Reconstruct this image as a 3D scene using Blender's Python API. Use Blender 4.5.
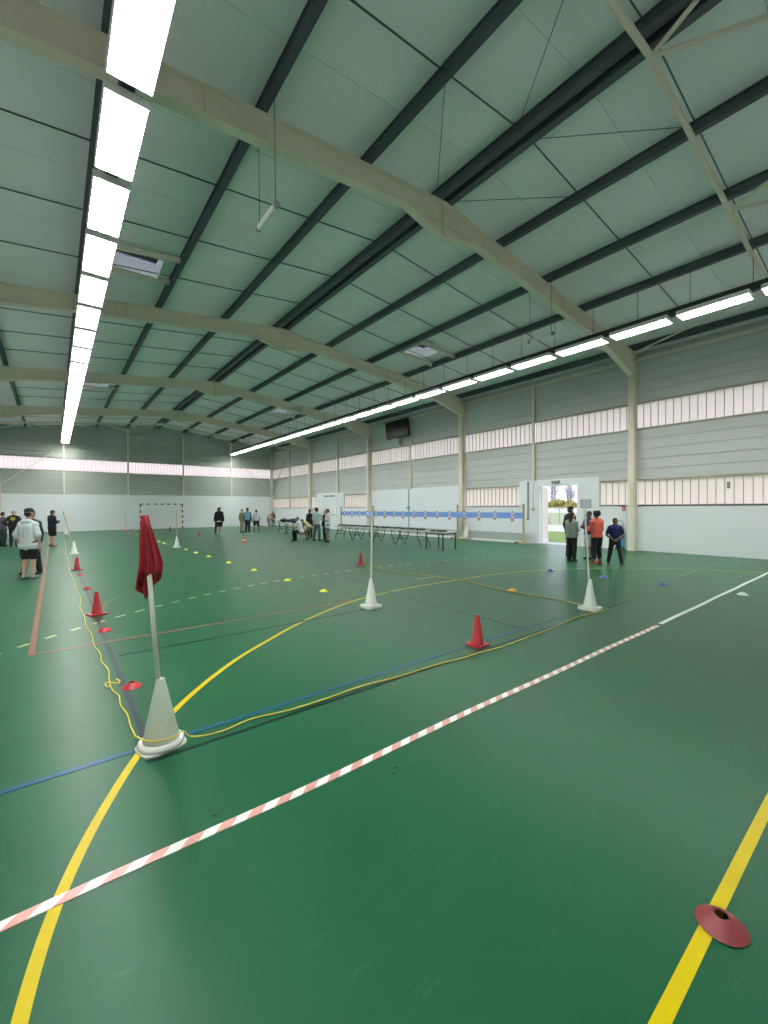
import bpy, bmesh, math, random
from mathutils import Vector, Matrix
random.seed(7)
scene = bpy.context.scene
for o in list(bpy.data.objects):
    bpy.data.objects.remove(o)
C = scene.collection

# ---------------------------------------------------------------- camera, world, exposure
F_PX, YAW, PITCH, ROLL = 420.1, math.radians(38.25), math.radians(-0.563), math.radians(-0.309)
cd = bpy.data.cameras.new('camera'); cam = bpy.data.objects.new('camera', cd); C.objects.link(cam)
cd.sensor_fit = 'HORIZONTAL'; cd.sensor_width = 36.0; cd.lens = F_PX * 36.0 / 768.0
cd.clip_start = 0.05; cd.clip_end = 600
_zd = Vector((math.sin(YAW), math.cos(YAW), 0))
_x0 = Vector((math.cos(YAW), -math.sin(YAW), 0))
_fw = _zd * math.cos(PITCH) + Vector((0, 0, 1)) * math.sin(PITCH)
_up0 = Vector((0, 0, 1)) * math.cos(PITCH) - _zd * math.sin(PITCH)
_x = _x0 * math.cos(ROLL) + _up0 * math.sin(ROLL)
_u = -_x0 * math.sin(ROLL) + _up0 * math.cos(ROLL)
_b = -_fw
cam.matrix_world = Matrix(((_x.x, _u.x, _b.x, 0), (_x.y, _u.y, _b.y, 0), (_x.z, _u.z, _b.z, 1.5), (0, 0, 0, 1)))
scene.camera = cam

world = bpy.data.worlds.new('overcast_sky'); scene.world = world
world.use_nodes = True
bg = world.node_tree.nodes['Background']
bg.inputs['Color'].default_value = (0.83, 0.86, 1.0, 1)
bg.inputs['Strength'].default_value = 1.5
LAMP = 40.0                                  # radiance of the fluorescent panels

vs = scene.view_settings
vs.view_transform = 'Standard'; vs.look = 'None'; vs.exposure = 0.52; vs.gamma = 1.0
vs.use_curve_mapping = False
scene.cycles.use_denoising = True
scene.cycles.max_bounces = 8
scene.cycles.diffuse_bounces = 5
scene.cycles.transparent_max_bounces = 8

# ---------------------------------------------------------------- hall dimensions
R, L, YE, YB = 15.68, -3.14, 36.07, -1.6
YA, S, XR = 6.0, 7.59, 6.27
ZR, SL = 7.68, 0.105                         # rafter top at the ridge, slope
PUR = 0.19                                   # purlin depth
WB, WT = 4.152, 4.988                        # upper window strip
LB, LT = 1.553, 2.38                         # lower window strip
ZWH = 2.56                                   # top of high white wall
def rz(x): return ZR - SL * abs(x - XR)
ORD = ['first', 'second', 'third', 'fourth', 'fifth', 'sixth', 'seventh', 'eighth', 'ninth', 'tenth', 'eleventh', 'twelfth',
       'thirteenth', 'fourteenth', 'fifteenth', 'sixteenth', 'seventeenth', 'eighteenth', 'nineteenth', 'twentieth',
       'twenty-first', 'twenty-second', 'twenty-third', 'twenty-fourth', 'twenty-fifth', 'twenty-sixth']

# ---------------------------------------------------------------- materials
def mat(name, col, rough=0.6, metal=0.0, var=0.0, scale=6.0, bump=0.0, bscale=60.0, spec=0.5, emit=None, coat=0.0):
    m = bpy.data.materials.new(name); m.use_nodes = True
    nt = m.node_tree; n = nt.nodes; p = n['Principled BSDF']
    p.inputs['Roughness'].default_value = rough; p.inputs['Metallic'].default_value = metal
    p.inputs['Specular IOR Level'].default_value = spec
    p.inputs['Coat Weight'].default_value = coat
    tc = n.new('ShaderNodeTexCoord')
    no = n.new('ShaderNodeTexNoise'); no.inputs['Scale'].default_value = scale; no.inputs['Detail'].default_value = 5
    nt.links.new(tc.outputs['Object'], no.inputs['Vector'])
    mx = n.new('ShaderNodeMix'); mx.data_type = 'RGBA'
    lo = [max(0, c * (1 - var)) for c in col]; hi = [min(1, c * (1 + var)) for c in col]
    mx.inputs[6].default_value = (*lo, 1); mx.inputs[7].default_value = (*hi, 1)
    nt.links.new(no.outputs['Fac'], mx.inputs[0]); nt.links.new(mx.outputs[2], p.inputs['Base Color'])
    if bump:
        n2 = n.new('ShaderNodeTexNoise'); n2.inputs['Scale'].default_value = bscale
        nt.links.new(tc.outputs['Object'], n2.inputs['Vector'])
        bp = n.new('ShaderNodeBump'); bp.inputs['Strength'].default_value = bump; bp.inputs['Distance'].default_value = 0.01
        nt.links.new(n2.outputs['Fac'], bp.inputs['Height']); nt.links.new(bp.outputs['Normal'], p.inputs['Normal'])
    if emit:
        p.inputs['Emission Color'].default_value = (*emit[0], 1); p.inputs['Emission Strength'].default_value = emit[1]
    return m

def floor_material():
    m = mat('green_vinyl', (0.0125, 0.088, 0.041), 0.3, var=0.10, scale=0.6, spec=0.14)
    nt = m.node_tree; n = nt.nodes; p = n['Principled BSDF']; tc = n['Texture Coordinate']
    no = n.new('ShaderNodeTexNoise'); no.inputs['Scale'].default_value = 2.2; no.inputs['Detail'].default_value = 8; no.inputs['Roughness'].default_value = 0.7
    nt.links.new(tc.outputs['Object'], no.inputs['Vector'])
    mr = n.new('ShaderNodeMapRange'); mr.inputs['From Min'].default_value = 0.3; mr.inputs['From Max'].default_value = 0.7
    mr.inputs['To Min'].default_value = 0.315; mr.inputs['To Max'].default_value = 0.345
    nt.links.new(no.outputs['Fac'], mr.inputs['Value']); nt.links.new(mr.outputs[0], p.inputs['Roughness'])
    # pale scuffs and drag marks worn into the vinyl
    mp = n.new('ShaderNodeMapping'); mp.inputs['Scale'].default_value = (2.2, 9.0, 1.0); mp.inputs['Rotation'].default_value = (0, 0, 0.5)
    nt.links.new(tc.outputs['Object'], mp.inputs['Vector'])
    sc_ = n.new('ShaderNodeTexNoise'); sc_.inputs['Scale'].default_value = 1.6; sc_.inputs['Detail'].default_value = 7; sc_.inputs['Roughness'].default_value = 0.72
    nt.links.new(mp.outputs[0], sc_.inputs['Vector'])
    sr = n.new('ShaderNodeMapRange'); sr.inputs['From Min'].default_value = 0.60; sr.inputs['From Max'].default_value = 0.76; sr.inputs['To Max'].default_value = 0.22
    nt.links.new(sc_.outputs['Fac'], sr.inputs['Value'])
    sm_ = n.new('ShaderNodeMix'); sm_.data_type = 'RGBA'; sm_.inputs[7].default_value = (0.11, 0.22, 0.15, 1)
    old = p.inputs['Base Color'].links[0].from_socket
    nt.links.new(sr.outputs[0], sm_.inputs[0]); nt.links.new(old, sm_.inputs[6]); nt.links.new(sm_.outputs[2], p.inputs['Base Color'])
    n2 = n.new('ShaderNodeTexNoise'); n2.inputs['Scale'].default_value = 14; n2.inputs['Detail'].default_value = 6
    nt.links.new(tc.outputs['Object'], n2.inputs['Vector'])
    bp = n.new('ShaderNodeBump'); bp.inputs['Strength'].default_value = 0.06; bp.inputs['Distance'].default_value = 0.01
    nt.links.new(n2.outputs['Fac'], bp.inputs['Height']); nt.links.new(bp.outputs['Normal'], p.inputs['Normal'])
    return m

def pane_material(name, col):
    m = bpy.data.materials.new(name); m.use_nodes = True
    nt = m.node_tree; n = nt.nodes; n.remove(n['Principled BSDF'])
    out = n['Material Output']
    tr = n.new('ShaderNodeBsdfTranslucent'); tr.inputs['Color'].default_value = (*col, 1)
    df = n.new('ShaderNodeBsdfDiffuse'); df.inputs['Color'].default_value = (*[c * 0.75 for c in col], 1)
    mx = n.new('ShaderNodeMixShader'); mx.inputs[0].default_value = 0.16
    tc = n.new('ShaderNodeTexCoord'); no = n.new('ShaderNodeTexNoise'); no.inputs['Scale'].default_value = 3
    nt.links.new(tc.outputs['Object'], no.inputs['Vector'])
    mc = n.new('ShaderNodeMix'); mc.data_type = 'RGBA'
    mc.inputs[6].default_value = (*[c * 0.93 for c in col], 1); mc.inputs[7].default_value = (*col, 1)
    nt.links.new(no.outputs['Fac'], mc.inputs[0]); nt.links.new(mc.outputs[2], tr.inputs['Color'])
    nt.links.new(tr.outputs[0], mx.inputs[1]); nt.links.new(df.outputs[0], mx.inputs[2])
    nt.links.new(mx.outputs[0], out.inputs['Surface'])
    return m

def glass_material(name, tint=(0.95, 0.97, 1.0)):
    m = bpy.data.materials.new(name); m.use_nodes = True
    nt = m.node_tree; n = nt.nodes; n.remove(n['Principled BSDF'])
    out = n['Material Output']
    tr = n.new('ShaderNodeBsdfTransparent'); tr.inputs['Color'].default_value = (*tint, 1)
    gl = n.new('ShaderNodeBsdfGlossy'); gl.inputs['Roughness'].default_value = 0.03
    fr = n.new('ShaderNodeFresnel'); fr.inputs['IOR'].default_value = 1.4
    mx = n.new('ShaderNodeMixShader')
    nt.links.new(fr.outputs[0], mx.inputs[0]); nt.links.new(tr.outputs[0], mx.inputs[1]); nt.links.new(gl.outputs[0], mx.inputs[2])
    nt.links.new(mx.outputs[0], out.inputs['Surface'])
    return m

def tape_material():
    m = mat('barrier_tape_print', (0.8, 0.8, 0.78), 0.35)
    nt = m.node_tree; n = nt.nodes; p = n['Principled BSDF']; tc = n['Texture Coordinate']
    sp = n.new('ShaderNodeSeparateXYZ'); nt.links.new(tc.outputs['Object'], sp.inputs[0])
    ad = n.new('ShaderNodeMath'); ad.operation = 'MULTIPLY_ADD'; ad.inputs[1].default_value = -1.0
    nt.links.new(sp.outputs['Y'], ad.inputs[0]); nt.links.new(sp.outputs['X'], ad.inputs[2])
    di = n.new('ShaderNodeMath'); di.operation = 'DIVIDE'; di.inputs[1].default_value = 0.15; nt.links.new(ad.outputs[0], di.inputs[0])
    fr = n.new('ShaderNodeMath'); fr.operation = 'FRACT'; nt.links.new(di.outputs[0], fr.inputs[0])
    gt = n.new('ShaderNodeMath'); gt.operation = 'GREATER_THAN'; gt.inputs[1].default_value = 0.50; nt.links.new(fr.outputs[0], gt.inputs[0])
    no = n.new('ShaderNodeTexNoise'); no.inputs['Scale'].default_value = 60; nt.links.new(tc.outputs['Object'], no.inputs['Vector'])
    wr = n.new('ShaderNodeMix'); wr.data_type = 'RGBA'
    wr.inputs[6].default_value = (0.60, 0.20, 0.17, 1); wr.inputs[7].default_value = (0.66, 0.42, 0.39, 1)
    nt.links.new(no.outputs['Fac'], wr.inputs[0])
    mx = n.new('ShaderNodeMix'); mx.data_type = 'RGBA'
    mx.inputs[6].default_value = (0.80, 0.80, 0.78, 1)
    nt.links.new(gt.outputs[0], mx.inputs[0]); nt.links.new(wr.outputs[2], mx.inputs[7])
    nt.links.new(mx.outputs[2], p.inputs['Base Color'])
    return m

M = dict(
    floor=floor_material(),
    panel=mat('ceiling_panel', (0.87, 0.92, 0.91), 0.55, var=0.05, scale=0.8),
    deck=mat('roof_deck', (0.10, 0.14, 0.13), 0.8),
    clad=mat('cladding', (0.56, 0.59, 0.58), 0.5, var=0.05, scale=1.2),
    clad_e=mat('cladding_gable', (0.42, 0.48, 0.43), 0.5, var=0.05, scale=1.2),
    white=mat('white_wall', (0.82, 0.87, 0.89), 0.55, var=0.03, scale=1.0),
    cream=mat('cream_steel', (0.79, 0.73, 0.61), 0.45, var=0.06, scale=3),
    creaml=mat('cream_light', (0.72, 0.70, 0.58), 0.5, var=0.04),
    slate=mat('slate_steel', (0.085, 0.105, 0.125), 0.5, var=0.15, scale=4),
    dark=mat('dark_metal', (0.03, 0.035, 0.035), 0.5, var=0.1),
    rail=mat('window_rail', (0.40, 0.37, 0.30), 0.6, var=0.08),
    mull=pane_material('window_rib', (0.62, 0.56, 0.50)),
    pane=pane_material('polycarbonate', (0.95, 0.89, 0.85)),
    panelow=pane_material('polycarbonate_low', (0.98, 0.92, 0.86)),
    glass=glass_material('clear_glass'),
    lamp=mat('fluorescent', (1, 1, 1), 0.5, emit=((1.0, 1.0, 0.97), LAMP)),
    tray=mat('lamp_reflector', (0.80, 0.80, 0.78), 0.35),
    pvcwhite=mat('white_plastic', (0.74, 0.77, 0.70), 0.4, var=0.05, scale=12),
    pvcgrey=mat('grey_white_plastic', (0.50, 0.56, 0.47), 0.4, var=0.05, scale=12),
    pole=mat('white_pole', (0.66, 0.68, 0.58), 0.4, var=0.04),
    tan=mat('tan_pole', (0.55, 0.45, 0.24), 0.5, var=0.08),
    red=mat('red_plastic', (0.40, 0.020, 0.027), 0.4, var=0.1, scale=12),
    redn=mat('dark_red_rubber', (0.20, 0.022, 0.026), 0.5, var=0.1, scale=20),
    orange=mat('orange_plastic', (0.75, 0.16, 0.07), 0.45, var=0.08),
    flag=mat('red_cloth', (0.36, 0.020, 0.030), 0.75, var=0.12, scale=25, bump=0.2, bscale=250),
    yel=mat('yellow_plastic', (0.78, 0.80, 0.08), 0.45, var=0.06),
    blue=mat('blue_plastic', (0.03, 0.06, 0.38), 0.4, var=0.1),
    whited=mat('white_disc_plastic', (0.72, 0.82, 0.82), 0.4, var=0.04),
    amber=mat('amber_plastic', (0.75, 0.42, 0.06), 0.45, var=0.05),
    rope=mat('yellow_rope', (0.80, 0.62, 0.10), 0.8, var=0.25, scale=40, bump=0.4, bscale=200),
    ropeo=mat('tan_rope', (0.52, 0.40, 0.16), 0.8, var=0.2, scale=40),
    l_yel=mat('line_yellow', (0.54, 0.42, 0.004), 0.5, var=0.10, scale=10, spec=0.2),
    l_pyel=mat('line_pale_yellow', (0.46, 0.48, 0.22), 0.4, var=0.05),
    l_blue=mat('line_blue', (0.013, 0.080, 0.16), 0.35, var=0.1, scale=10),
    l_red=mat('line_red', (0.23, 0.09, 0.062), 0.4, var=0.12, scale=10),
    l_redf=mat('line_faded_red', (0.10, 0.11, 0.06), 0.4, var=0.15, scale=8),
    l_faint=mat('line_faint_dark', (0.008, 0.045, 0.025), 0.35),
    l_bluef=mat('line_faint_blue', (0.014, 0.08, 0.085), 0.35),
    l_whitef=mat('line_faint_white', (0.09, 0.22, 0.15), 0.4),
    l_dark=mat('line_dark', (0.022, 0.038, 0.055), 0.4, var=0.1, scale=10),
    l_thin=mat('line_thin_dark', (0.006, 0.022, 0.018), 0.4),
    l_white=mat('line_white', (0.20, 0.33, 0.26), 0.4),
    tape=tape_material(),
    tapew=mat('white_tape', (0.78, 0.78, 0.76), 0.4, var=0.04),
    tabletop=mat('grey_table_top', (0.45, 0.47, 0.45), 0.5, var=0.05),
    black=mat('black_paint', (0.012, 0.014, 0.016), 0.45, var=0.2),
    palered=mat('pale_red_plastic', (0.55, 0.22, 0.20), 0.5, var=0.1),
    navy=mat('navy_fabric', (0.02, 0.03, 0.09), 0.8, var=0.2, scale=20),
    band=mat('blue_band', (0.17, 0.30, 0.66), 0.6, var=0.05),
    wood=mat('post_wood', (0.42, 0.34, 0.20), 0.6, var=0.15, scale=8),
    card=mat('white_card', (0.82, 0.82, 0.80), 0.7, var=0.03),
    greyb=mat('grey_board', (0.36, 0.43, 0.40), 0.7, var=0.06),
    notice=mat('grey_notice', (0.42, 0.52, 0.55), 0.5, var=0.06),
    greyp=mat('grey_plastic', (0.28, 0.30, 0.29), 0.5, var=0.05),
    net=mat('net_cord', (0.72, 0.74, 0.72), 0.7),
    screen=mat('screen_black', (0.008, 0.008, 0.010), 0.2),
    grass=mat('grass', (0.16, 0.26, 0.05), 0.9, var=0.3, scale=3),
    field=mat('pale_field', (0.28, 0.34, 0.19), 0.9, var=0.15, scale=0.5),
    path=mat('pale_path', (0.50, 0.50, 0.54), 0.8, var=0.08, scale=2),
    shrub=mat('yellow_shrub', (0.32, 0.28, 0.08), 0.9, var=0.35, scale=2),
    bark=mat('bare_bark', (0.30, 0.28, 0.34), 0.9, var=0.2),
    brownplant=mat('brown_plant', (0.30, 0.25, 0.16), 0.9, var=0.3),
    signred=mat('sign_red', (0.5, 0.04, 0.04), 0.5),
    bluebag=mat('blue_bag', (0.06, 0.30, 0.62), 0.6, var=0.1),
)

for _k in M:                                   # court paint has the same low sheen as the vinyl
    if _k.startswith('l_'):
        _p = M[_k].node_tree.nodes['Principled BSDF']; _p.inputs['Specular IOR Level'].default_value = 0.14; _p.inputs['Roughness'].default_value = 0.34

# ---------------------------------------------------------------- mesh helpers
class MB:
    def __init__(s): s.v = []; s.f = []; s.mi = []; s.cur = 0
    def add(s, vs_, fs):
        b = len(s.v); s.v += [tuple(v) for v in vs_]
        for f in fs: s.f.append([b + i for i in f]); s.mi.append(s.cur)
    def box(s, x0, x1, y0, y1, z0, z1):
        s.add([(x0, y0, z0), (x1, y0, z0), (x1, y1, z0), (x0, y1, z0), (x0, y0, z1), (x1, y0, z1), (x1, y1, z1), (x0, y1, z1)],
              [(0, 3, 2, 1), (4, 5, 6, 7), (0, 1, 5, 4), (1, 2, 6, 5), (2, 3, 7, 6), (3, 0, 4, 7)]); return s
    def prism(s, poly, axis, a0, a1):
        """poly: list of 2D points; axis 'y' -> (x,z) extruded in y; 'z' -> (x,y); 'x' -> (y,z)"""
        def P(q, a):
            return {'y': (q[0], a, q[1]), 'z': (q[0], q[1], a), 'x': (a, q[0], q[1])}[axis]
        n = len(poly)
        s.add([P(q, a0) for q in poly] + [P(q, a1) for q in poly],
              [tuple(range(n))[::-1], tuple(range(n, 2 * n))] + [(i, (i + 1) % n, n + (i + 1) % n, n + i) for i in range(n)]); return s
    def tube(s, pts, r, seg=8, cap=True):
        pts = [Vector(p) for p in pts]; n = len(pts); rr = r if isinstance(r, (list, tuple)) else [r] * n
        prev = None; vs_ = []
        for i, p in enumerate(pts):
            t = (pts[min(i + 1, n - 1)] - pts[max(i - 1, 0)]).normalized()
            if prev is None:
                a = Vector((0, 0, 1)) if abs(t.z) < 0.9 else Vector((1, 0, 0))
                u = t.cross(a).normalized()
            else:
                u = (prev - t * prev.dot(t)).normalized()
            prev = u; w = t.cross(u)
            for k in range(seg):
                an = 2 * math.pi * k / seg
                vs_.append(p + (u * math.cos(an) + w * math.sin(an)) * rr[i])
        fs = [(i * seg + k, i * seg + (k + 1) % seg, (i + 1) * seg + (k + 1) % seg, (i + 1) * seg + k) for i in range(n - 1) for k in range(seg)]
        if cap: fs += [tuple(range(seg))[::-1], tuple(range((n - 1) * seg, n * seg))]
        s.add(vs_, fs); return s
    def lathe(s, prof, seg=24, c=(0, 0, 0), sx=1, sy=1, closed=False):
        n = len(prof)
        vs_ = [(c[0] + r * math.cos(2 * math.pi * k / seg) * sx, c[1] + r * math.sin(2 * math.pi * k / seg) * sy, c[2] + z) for r, z in prof for k in range(seg)]
        m = n if closed else n - 1
        fs = [(i * seg + k, i * seg + (k + 1) % seg, ((i + 1) % n) * seg + (k + 1) % seg, ((i + 1) % n) * seg + k) for i in range(m) for k in range(seg)]
        if not closed:
            if prof[0][0] > 1e-6: fs.append(tuple(range(seg))[::-1])
            if prof[-1][0] > 1e-6: fs.append(tuple(range((n - 1) * seg, n * seg)))
        s.add(vs_, fs); return s
    def ell(s, c, r, seg=14, rings=9, rot=None):
        vs_ = []; 
        for i in range(rings + 1):
            th = math.pi * i / rings
            for k in range(seg):
                ph = 2 * math.pi * k / seg
                q = Vector((r[0] * math.sin(th) * math.cos(ph), r[1] * math.sin(th) * math.sin(ph), r[2] * math.cos(th)))
                if rot: q = rot @ q
                vs_.append(Vector(c) + q)
        s.add(vs_, [(i * seg + k, (i + 1) * seg + k, (i + 1) * seg + (k + 1) % seg, i * seg + (k + 1) % seg) for i in range(rings) for k in range(seg)]); return s
    def cap(s, p0, p1, r0, r1, seg=12):
        p0 = Vector(p0); p1 = Vector(p1); t = (p1 - p0)
        if t.length < 1e-6: t = Vector((0, 0, 1))
        t.normalize(); pts = []; rr = []
        for a in (80, 55, 28): pts.append(p0 - t * r0 * math.sin(math.radians(a))); rr.append(r0 * math.cos(math.radians(a)))
        pts += [p0, p1]; rr += [r0, r1]
        for a in (28, 55, 80): pts.append(p1 + t * r1 * math.sin(math.radians(a))); rr.append(r1 * math.cos(math.radians(a)))
        return s.tube(pts, rr, seg)
    def mesh(s, name, mats, smooth=False):
        me = bpy.data.meshes.new(name); me.from_pydata(s.v, [], s.f)
        for m in (mats if isinstance(mats, (list, tuple)) else [mats]): me.materials.append(m)
        for p, i in zip(me.polygons, s.mi):
            p.material_index = i; p.use_smooth = smooth
        bm = bmesh.new(); bm.from_mesh(me)
        bmesh.ops.remove_doubles(bm, verts=bm.verts, dist=1e-6)
        bmesh.ops.recalc_face_normals(bm, faces=bm.faces)
        bm.to_mesh(me); bm.free()
        if smooth == 'auto':
            pass
        return me
    def build(s, name, mats, parent=None, smooth=False, loc=None):
        o = bpy.data.objects.new(name, s.mesh(name, mats, smooth)); C.objects.link(o)
        if parent is not None: o.parent = parent
        if loc is not None: o.location = loc
        return o

def tag(o, label, cat, group=None):
    o['label'] = label; o['category'] = cat
    if group: o['group'] = group
    return o
def thing(name, label, cat, loc=(0, 0, 0), rotz=0, group=None):
    o = bpy.data.objects.new(name, None); C.objects.link(o); o.empty_display_size = 0.1
    o.location = loc; o.rotation_euler = (0, 0, rotz)
    return tag(o, label, cat, group)
def struct(o): o['kind'] = 'structure'; return o
def inst(name, me, parent=None, loc=(0, 0, 0), rot=None, scale=None):
    o = bpy.data.objects.new(name, me); C.objects.link(o); o.location = loc
    if rot: o.rotation_euler = rot
    if scale: o.scale = scale
    if parent is not None: o.parent = parent
    return o
def smooth_path(pts, n=6):
    pts = [Vector(p) for p in pts]; out = []
    for i in range(len(pts) - 1):
        p0, p1, p2, p3 = pts[max(i - 1, 0)], pts[i], pts[i + 1], pts[min(i + 2, len(pts) - 1)]
        for k in range(n):
            t = k / n
            out.append(0.5 * ((2 * p1) + (p2 - p0) * t + (2 * p0 - 5 * p1 + 4 * p2 - p3) * t * t + (3 * p1 - p0 - 3 * p2 + p3) * t ** 3))
    out.append(pts[-1]); return out

# ---------------------------------------------------------------- floor and court lines
fl = struct(MB().box(L - 0.1, R + 0.12, YB - 0.1, YE + 0.1, -0.1, 0).build('floor', M['floor']))
_lz = [0.0]
def strip(pts, w, m, name='court_line', closed=False):
    """flat painted strip along a polyline on the floor"""
    _lz[0] += 0.00002; z = 0.0006 + _lz[0]
    pts = [Vector((p[0], p[1], 0)) for p in pts]; n = len(pts); Lv = []; Rv = []
    for i, p in enumerate(pts):
        t = (pts[min(i + 1, n - 1)] - pts[max(i - 1, 0)]).normalized(); nn = Vector((-t.y, t.x, 0)) * w / 2
        Lv.append(p + nn); Rv.append(p - nn)
    mb = MB(); vs_ = []
    for a, b in zip(Lv, Rv): vs_ += [(a.x, a.y, 0), (b.x, b.y, 0), (a.x, a.y, z), (b.x, b.y, z)]
    fs = []
    for i in range(n - 1):
        a, b = 4 * i, 4 * i + 4
        fs += [(a + 2, a + 3, b + 3, b + 2), (a, a + 2, b + 2, b), (a + 1, b + 1, b + 3, a + 3), (a, b, b + 1, a + 1)]
    fs += [(0, 1, 3, 2), (4 * n - 4, 4 * n - 2, 4 * n - 1, 4 * n - 3)]
    mb.add(vs_, fs)
    return mb.build(name, m, fl)
def arc6(r, a0=0.0):
    """goal area line: quarter circle, straight piece, quarter circle"""
    cxl, cxr, cy = 5.50, 7.05, 0.03; pts = []
    for k in range(33):
        a = math.radians(180 - 90 * k / 32); pts.append((cxl + r * math.cos(a), cy + r * math.sin(a)))
    for k in range(33):
        a = math.radians(90 - 90 * k / 32); pts.append((cxr + r * math.cos(a), cy + r * math.sin(a)))
    return pts
strip([(L + 0.1, 0.455), (R - 0.4, 0.455)], 0.044, M['l_yel'])
_gl = [(-.165, .46, 0), (-.155, .9, 0), (-.13, 1.3, 0), (-.09, 1.63, 0), (-.025, 1.94, 0), (.075, 2.25, 0), (.21, 2.57, 0), (.40, 2.95, 0), (.65, 3.35, 0), (.95, 3.72, 0), (1.40, 4.17, 0), (1.85, 4.52, 0), (2.55, 5.01, 0), (3.55, 5.53, 0), (4.5, 5.80, 0), (5.5, 5.90, 0)]
_gl = [(p.x, p.y) for p in smooth_path(_gl, 5)]
strip(_gl + arc6(5.86)[33:-3], 0.045, M['l_yel'])
strip([(5.95, 6.52), (6.68, 6.47)], 0.05, M['l_pyel'])
# dashed nine metre line
_p9 = arc6(8.38)
_acc, _dash = 0.0, None
def dashes(pts, on, off, w, m):
    import itertools
    segs = []; cur = []; d = 0.0; per = on + off
    dense = []
    for a, b in zip(pts, pts[1:]):
        a = Vector((*a, 0)); b = Vector((*b, 0)); ln = (b - a).length; k = max(1, int(ln / 0.03))
        dense += [a.lerp(b, i / k) for i in range(k)]
    dense.append(Vector((*pts[-1], 0)))
    for a, b in zip(dense, dense[1:]):
        if (d % per) < on: cur.append(a)
        elif cur:
            segs.append(cur); cur = []
        d += (b - a).length
    for sg in segs:
        if len(sg) > 2 and L + 0.2 < sg[0].x < R - 0.2 and sg[0].y > 0: strip([(q.x, q.y) for q in (sg[0], sg[len(sg) // 2], sg[-1])], w, m, 'line_dash')
dashes(_p9, 0.17, 0.15, 0.055, M['l_pyel'])
strip([(L + 0.2, 3.0), (4.7, 3.0)], 0.042, M['l_blue'])
strip([(4.7, 3.0), (5.6, 3.0)], 0.04, M['l_bluef'])
strip([(3.9, 3.03), (3.95, 4.2)], 0.04, M['l_bluef'])
strip([(0.42, 2.815), (7.2, 2.825)], 0.03, M['l_thin'])
strip([(0.455, 2.83), (0.47, 9.5), (0.5, 33.0)], 0.04, M['l_dark'])
strip([(-0.19, 5.63), (-0.13, 34.5)], 0.055, M['l_red'])
strip([(-0.22, 5.66), (3.78, 5.66)], 0.045, M['l_red'])
strip([(3.76, 5.66), (4.9, 11.1)], 0.045, M['l_redf'])
strip(smooth_path([(0.50, 7.35, 0), (0.62, 7.85, 0), (0.82, 8.4, 0), (1.14, 9.05, 0), (1.5, 9.6, 0)]), 0.05, M['l_redf'])
strip([(0.5, 5.05), (3.7, 5.04)], 0.03, M['l_thin'])
strip([(5.1, 8.6), (4.58, 4.9), (4.56, 2.92)], 0.03, M['l_faint'])
strip([(L + 0.2, 17.75), (R - 0.5, 17.75)], 0.05, M['l_white'])
strip([(10.3, 3.14), (14.8, 3.28)], 0.03, M['l_whitef'])

# ---------------------------------------------------------------- walls
def board_mesh(length, h, m, axis):
    """a shallow cladding tray: flat face with a folded lip at both edges; length along local x, face towards local -y"""
    prof = [(0.0, 0.002), (-0.014, 0.03), (-0.014, h - 0.012), (0.0, h - 0.002), (0.03, h - 0.002), (0.03, 0.002)]   # (y, z)
    mb = MB(); n = len(prof)
    vs_ = [(0, y, z) for y, z in prof] + [(length, y, z) for y, z in prof]
    mb.add(vs_, [tuple(range(n)), tuple(range(n, 2 * n))[::-1]] + [(i, n + i, n + (i + 1) % n, (i + 1) % n) for i in range(n)])
    return mb.mesh('cladding_board', m)
def boards_right(parent, z0, z1, n, y0, y1, m):
    h = (z1 - z0) / n; me = board_mesh(y1 - y0 - 0.01, h, m, 'y')
    for i in range(n):
        inst('cladding_board', me, parent, (R + 0.02, y0 + 0.005 + (y1 - y0 - 0.01), z0 + i * h), (0, 0, -math.pi / 2))
DY0, DY1, DZ = 7.94, 9.62, 2.38            # doorway
wr = MB()
T = R + 0.05
def wbox(y0, y1, z0, z1): wr.box(T, T + 0.12, y0, y1, z0, z1)
wbox(YB - 0.1, YE + 0.1, LT, WB); wbox(YB - 0.1, YE + 0.1, WT, rz(R) + PUR + 0.05)
wbox(YB - 0.1, DY0, 0, LB); wbox(DY1, YE + 0.1, 0, LB)
wbox(7.17, DY0, LB, LT); wbox(DY1, 10.5, LB, LT)
wbox(YA + S, YA + 2 * S, LB, LT); wbox(24.3, 28.05, LB, LT)
wall_r = struct(wr.build('wall_right', M['white']))
for k in range(-1, 4):
    boards_right(wall_r, WT + 0.05, rz(R) + 0.02, 5, YA + k * S, YA + (k + 1) * S, M['clad'])
for k in range(-1, 4):
    boards_right(wall_r, LT + 0.05, WB - 0.05, 5, YA + k * S, YA + (k + 1) * S, M['clad'])
# smooth white plaster plinth panels
def plinth(y0, y1, z0, z1, m=None):
    return MB().box(R - 0.02, R + 0.05, y0, y1, z0, z1).build('plinth_panel', m or M['white'], wall_r)
plinth(YB, 7.17, 0, LB); plinth(10.5, YA + S, 0, LB); plinth(YA + S, YA + 2 * S, 0, ZWH + 0.02)
plinth(YA + 2 * S, 24.3, 0, LB); plinth(28.05, YE, 0, LB)
mb = MB(); x0, x1 = R - 0.035, R + 0.05
mb.box(x0, x1, 7.17, DY0, 0, 2.6).box(x0, x1, DY1, 10.5, 0, 2.6).box(x0, x1, DY0, DY1, DZ, 2.6)
mb.build('door_surround', M['white'], wall_r)
MB().box(R - 0.03, R + 0.05, 24.3, 28.05, 0, 2.6).build('door_surround', M['white'], wall_r)
MB().tube([(R - 0.05, 17.6, 0), (R - 0.05, 17.6, ZWH)], 0.03, 8).box(R - 0.12, R - 0.02, 17.52, 17.68, 1.42, 1.58).build('downpipe', M['greyb'], wall_r)
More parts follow.
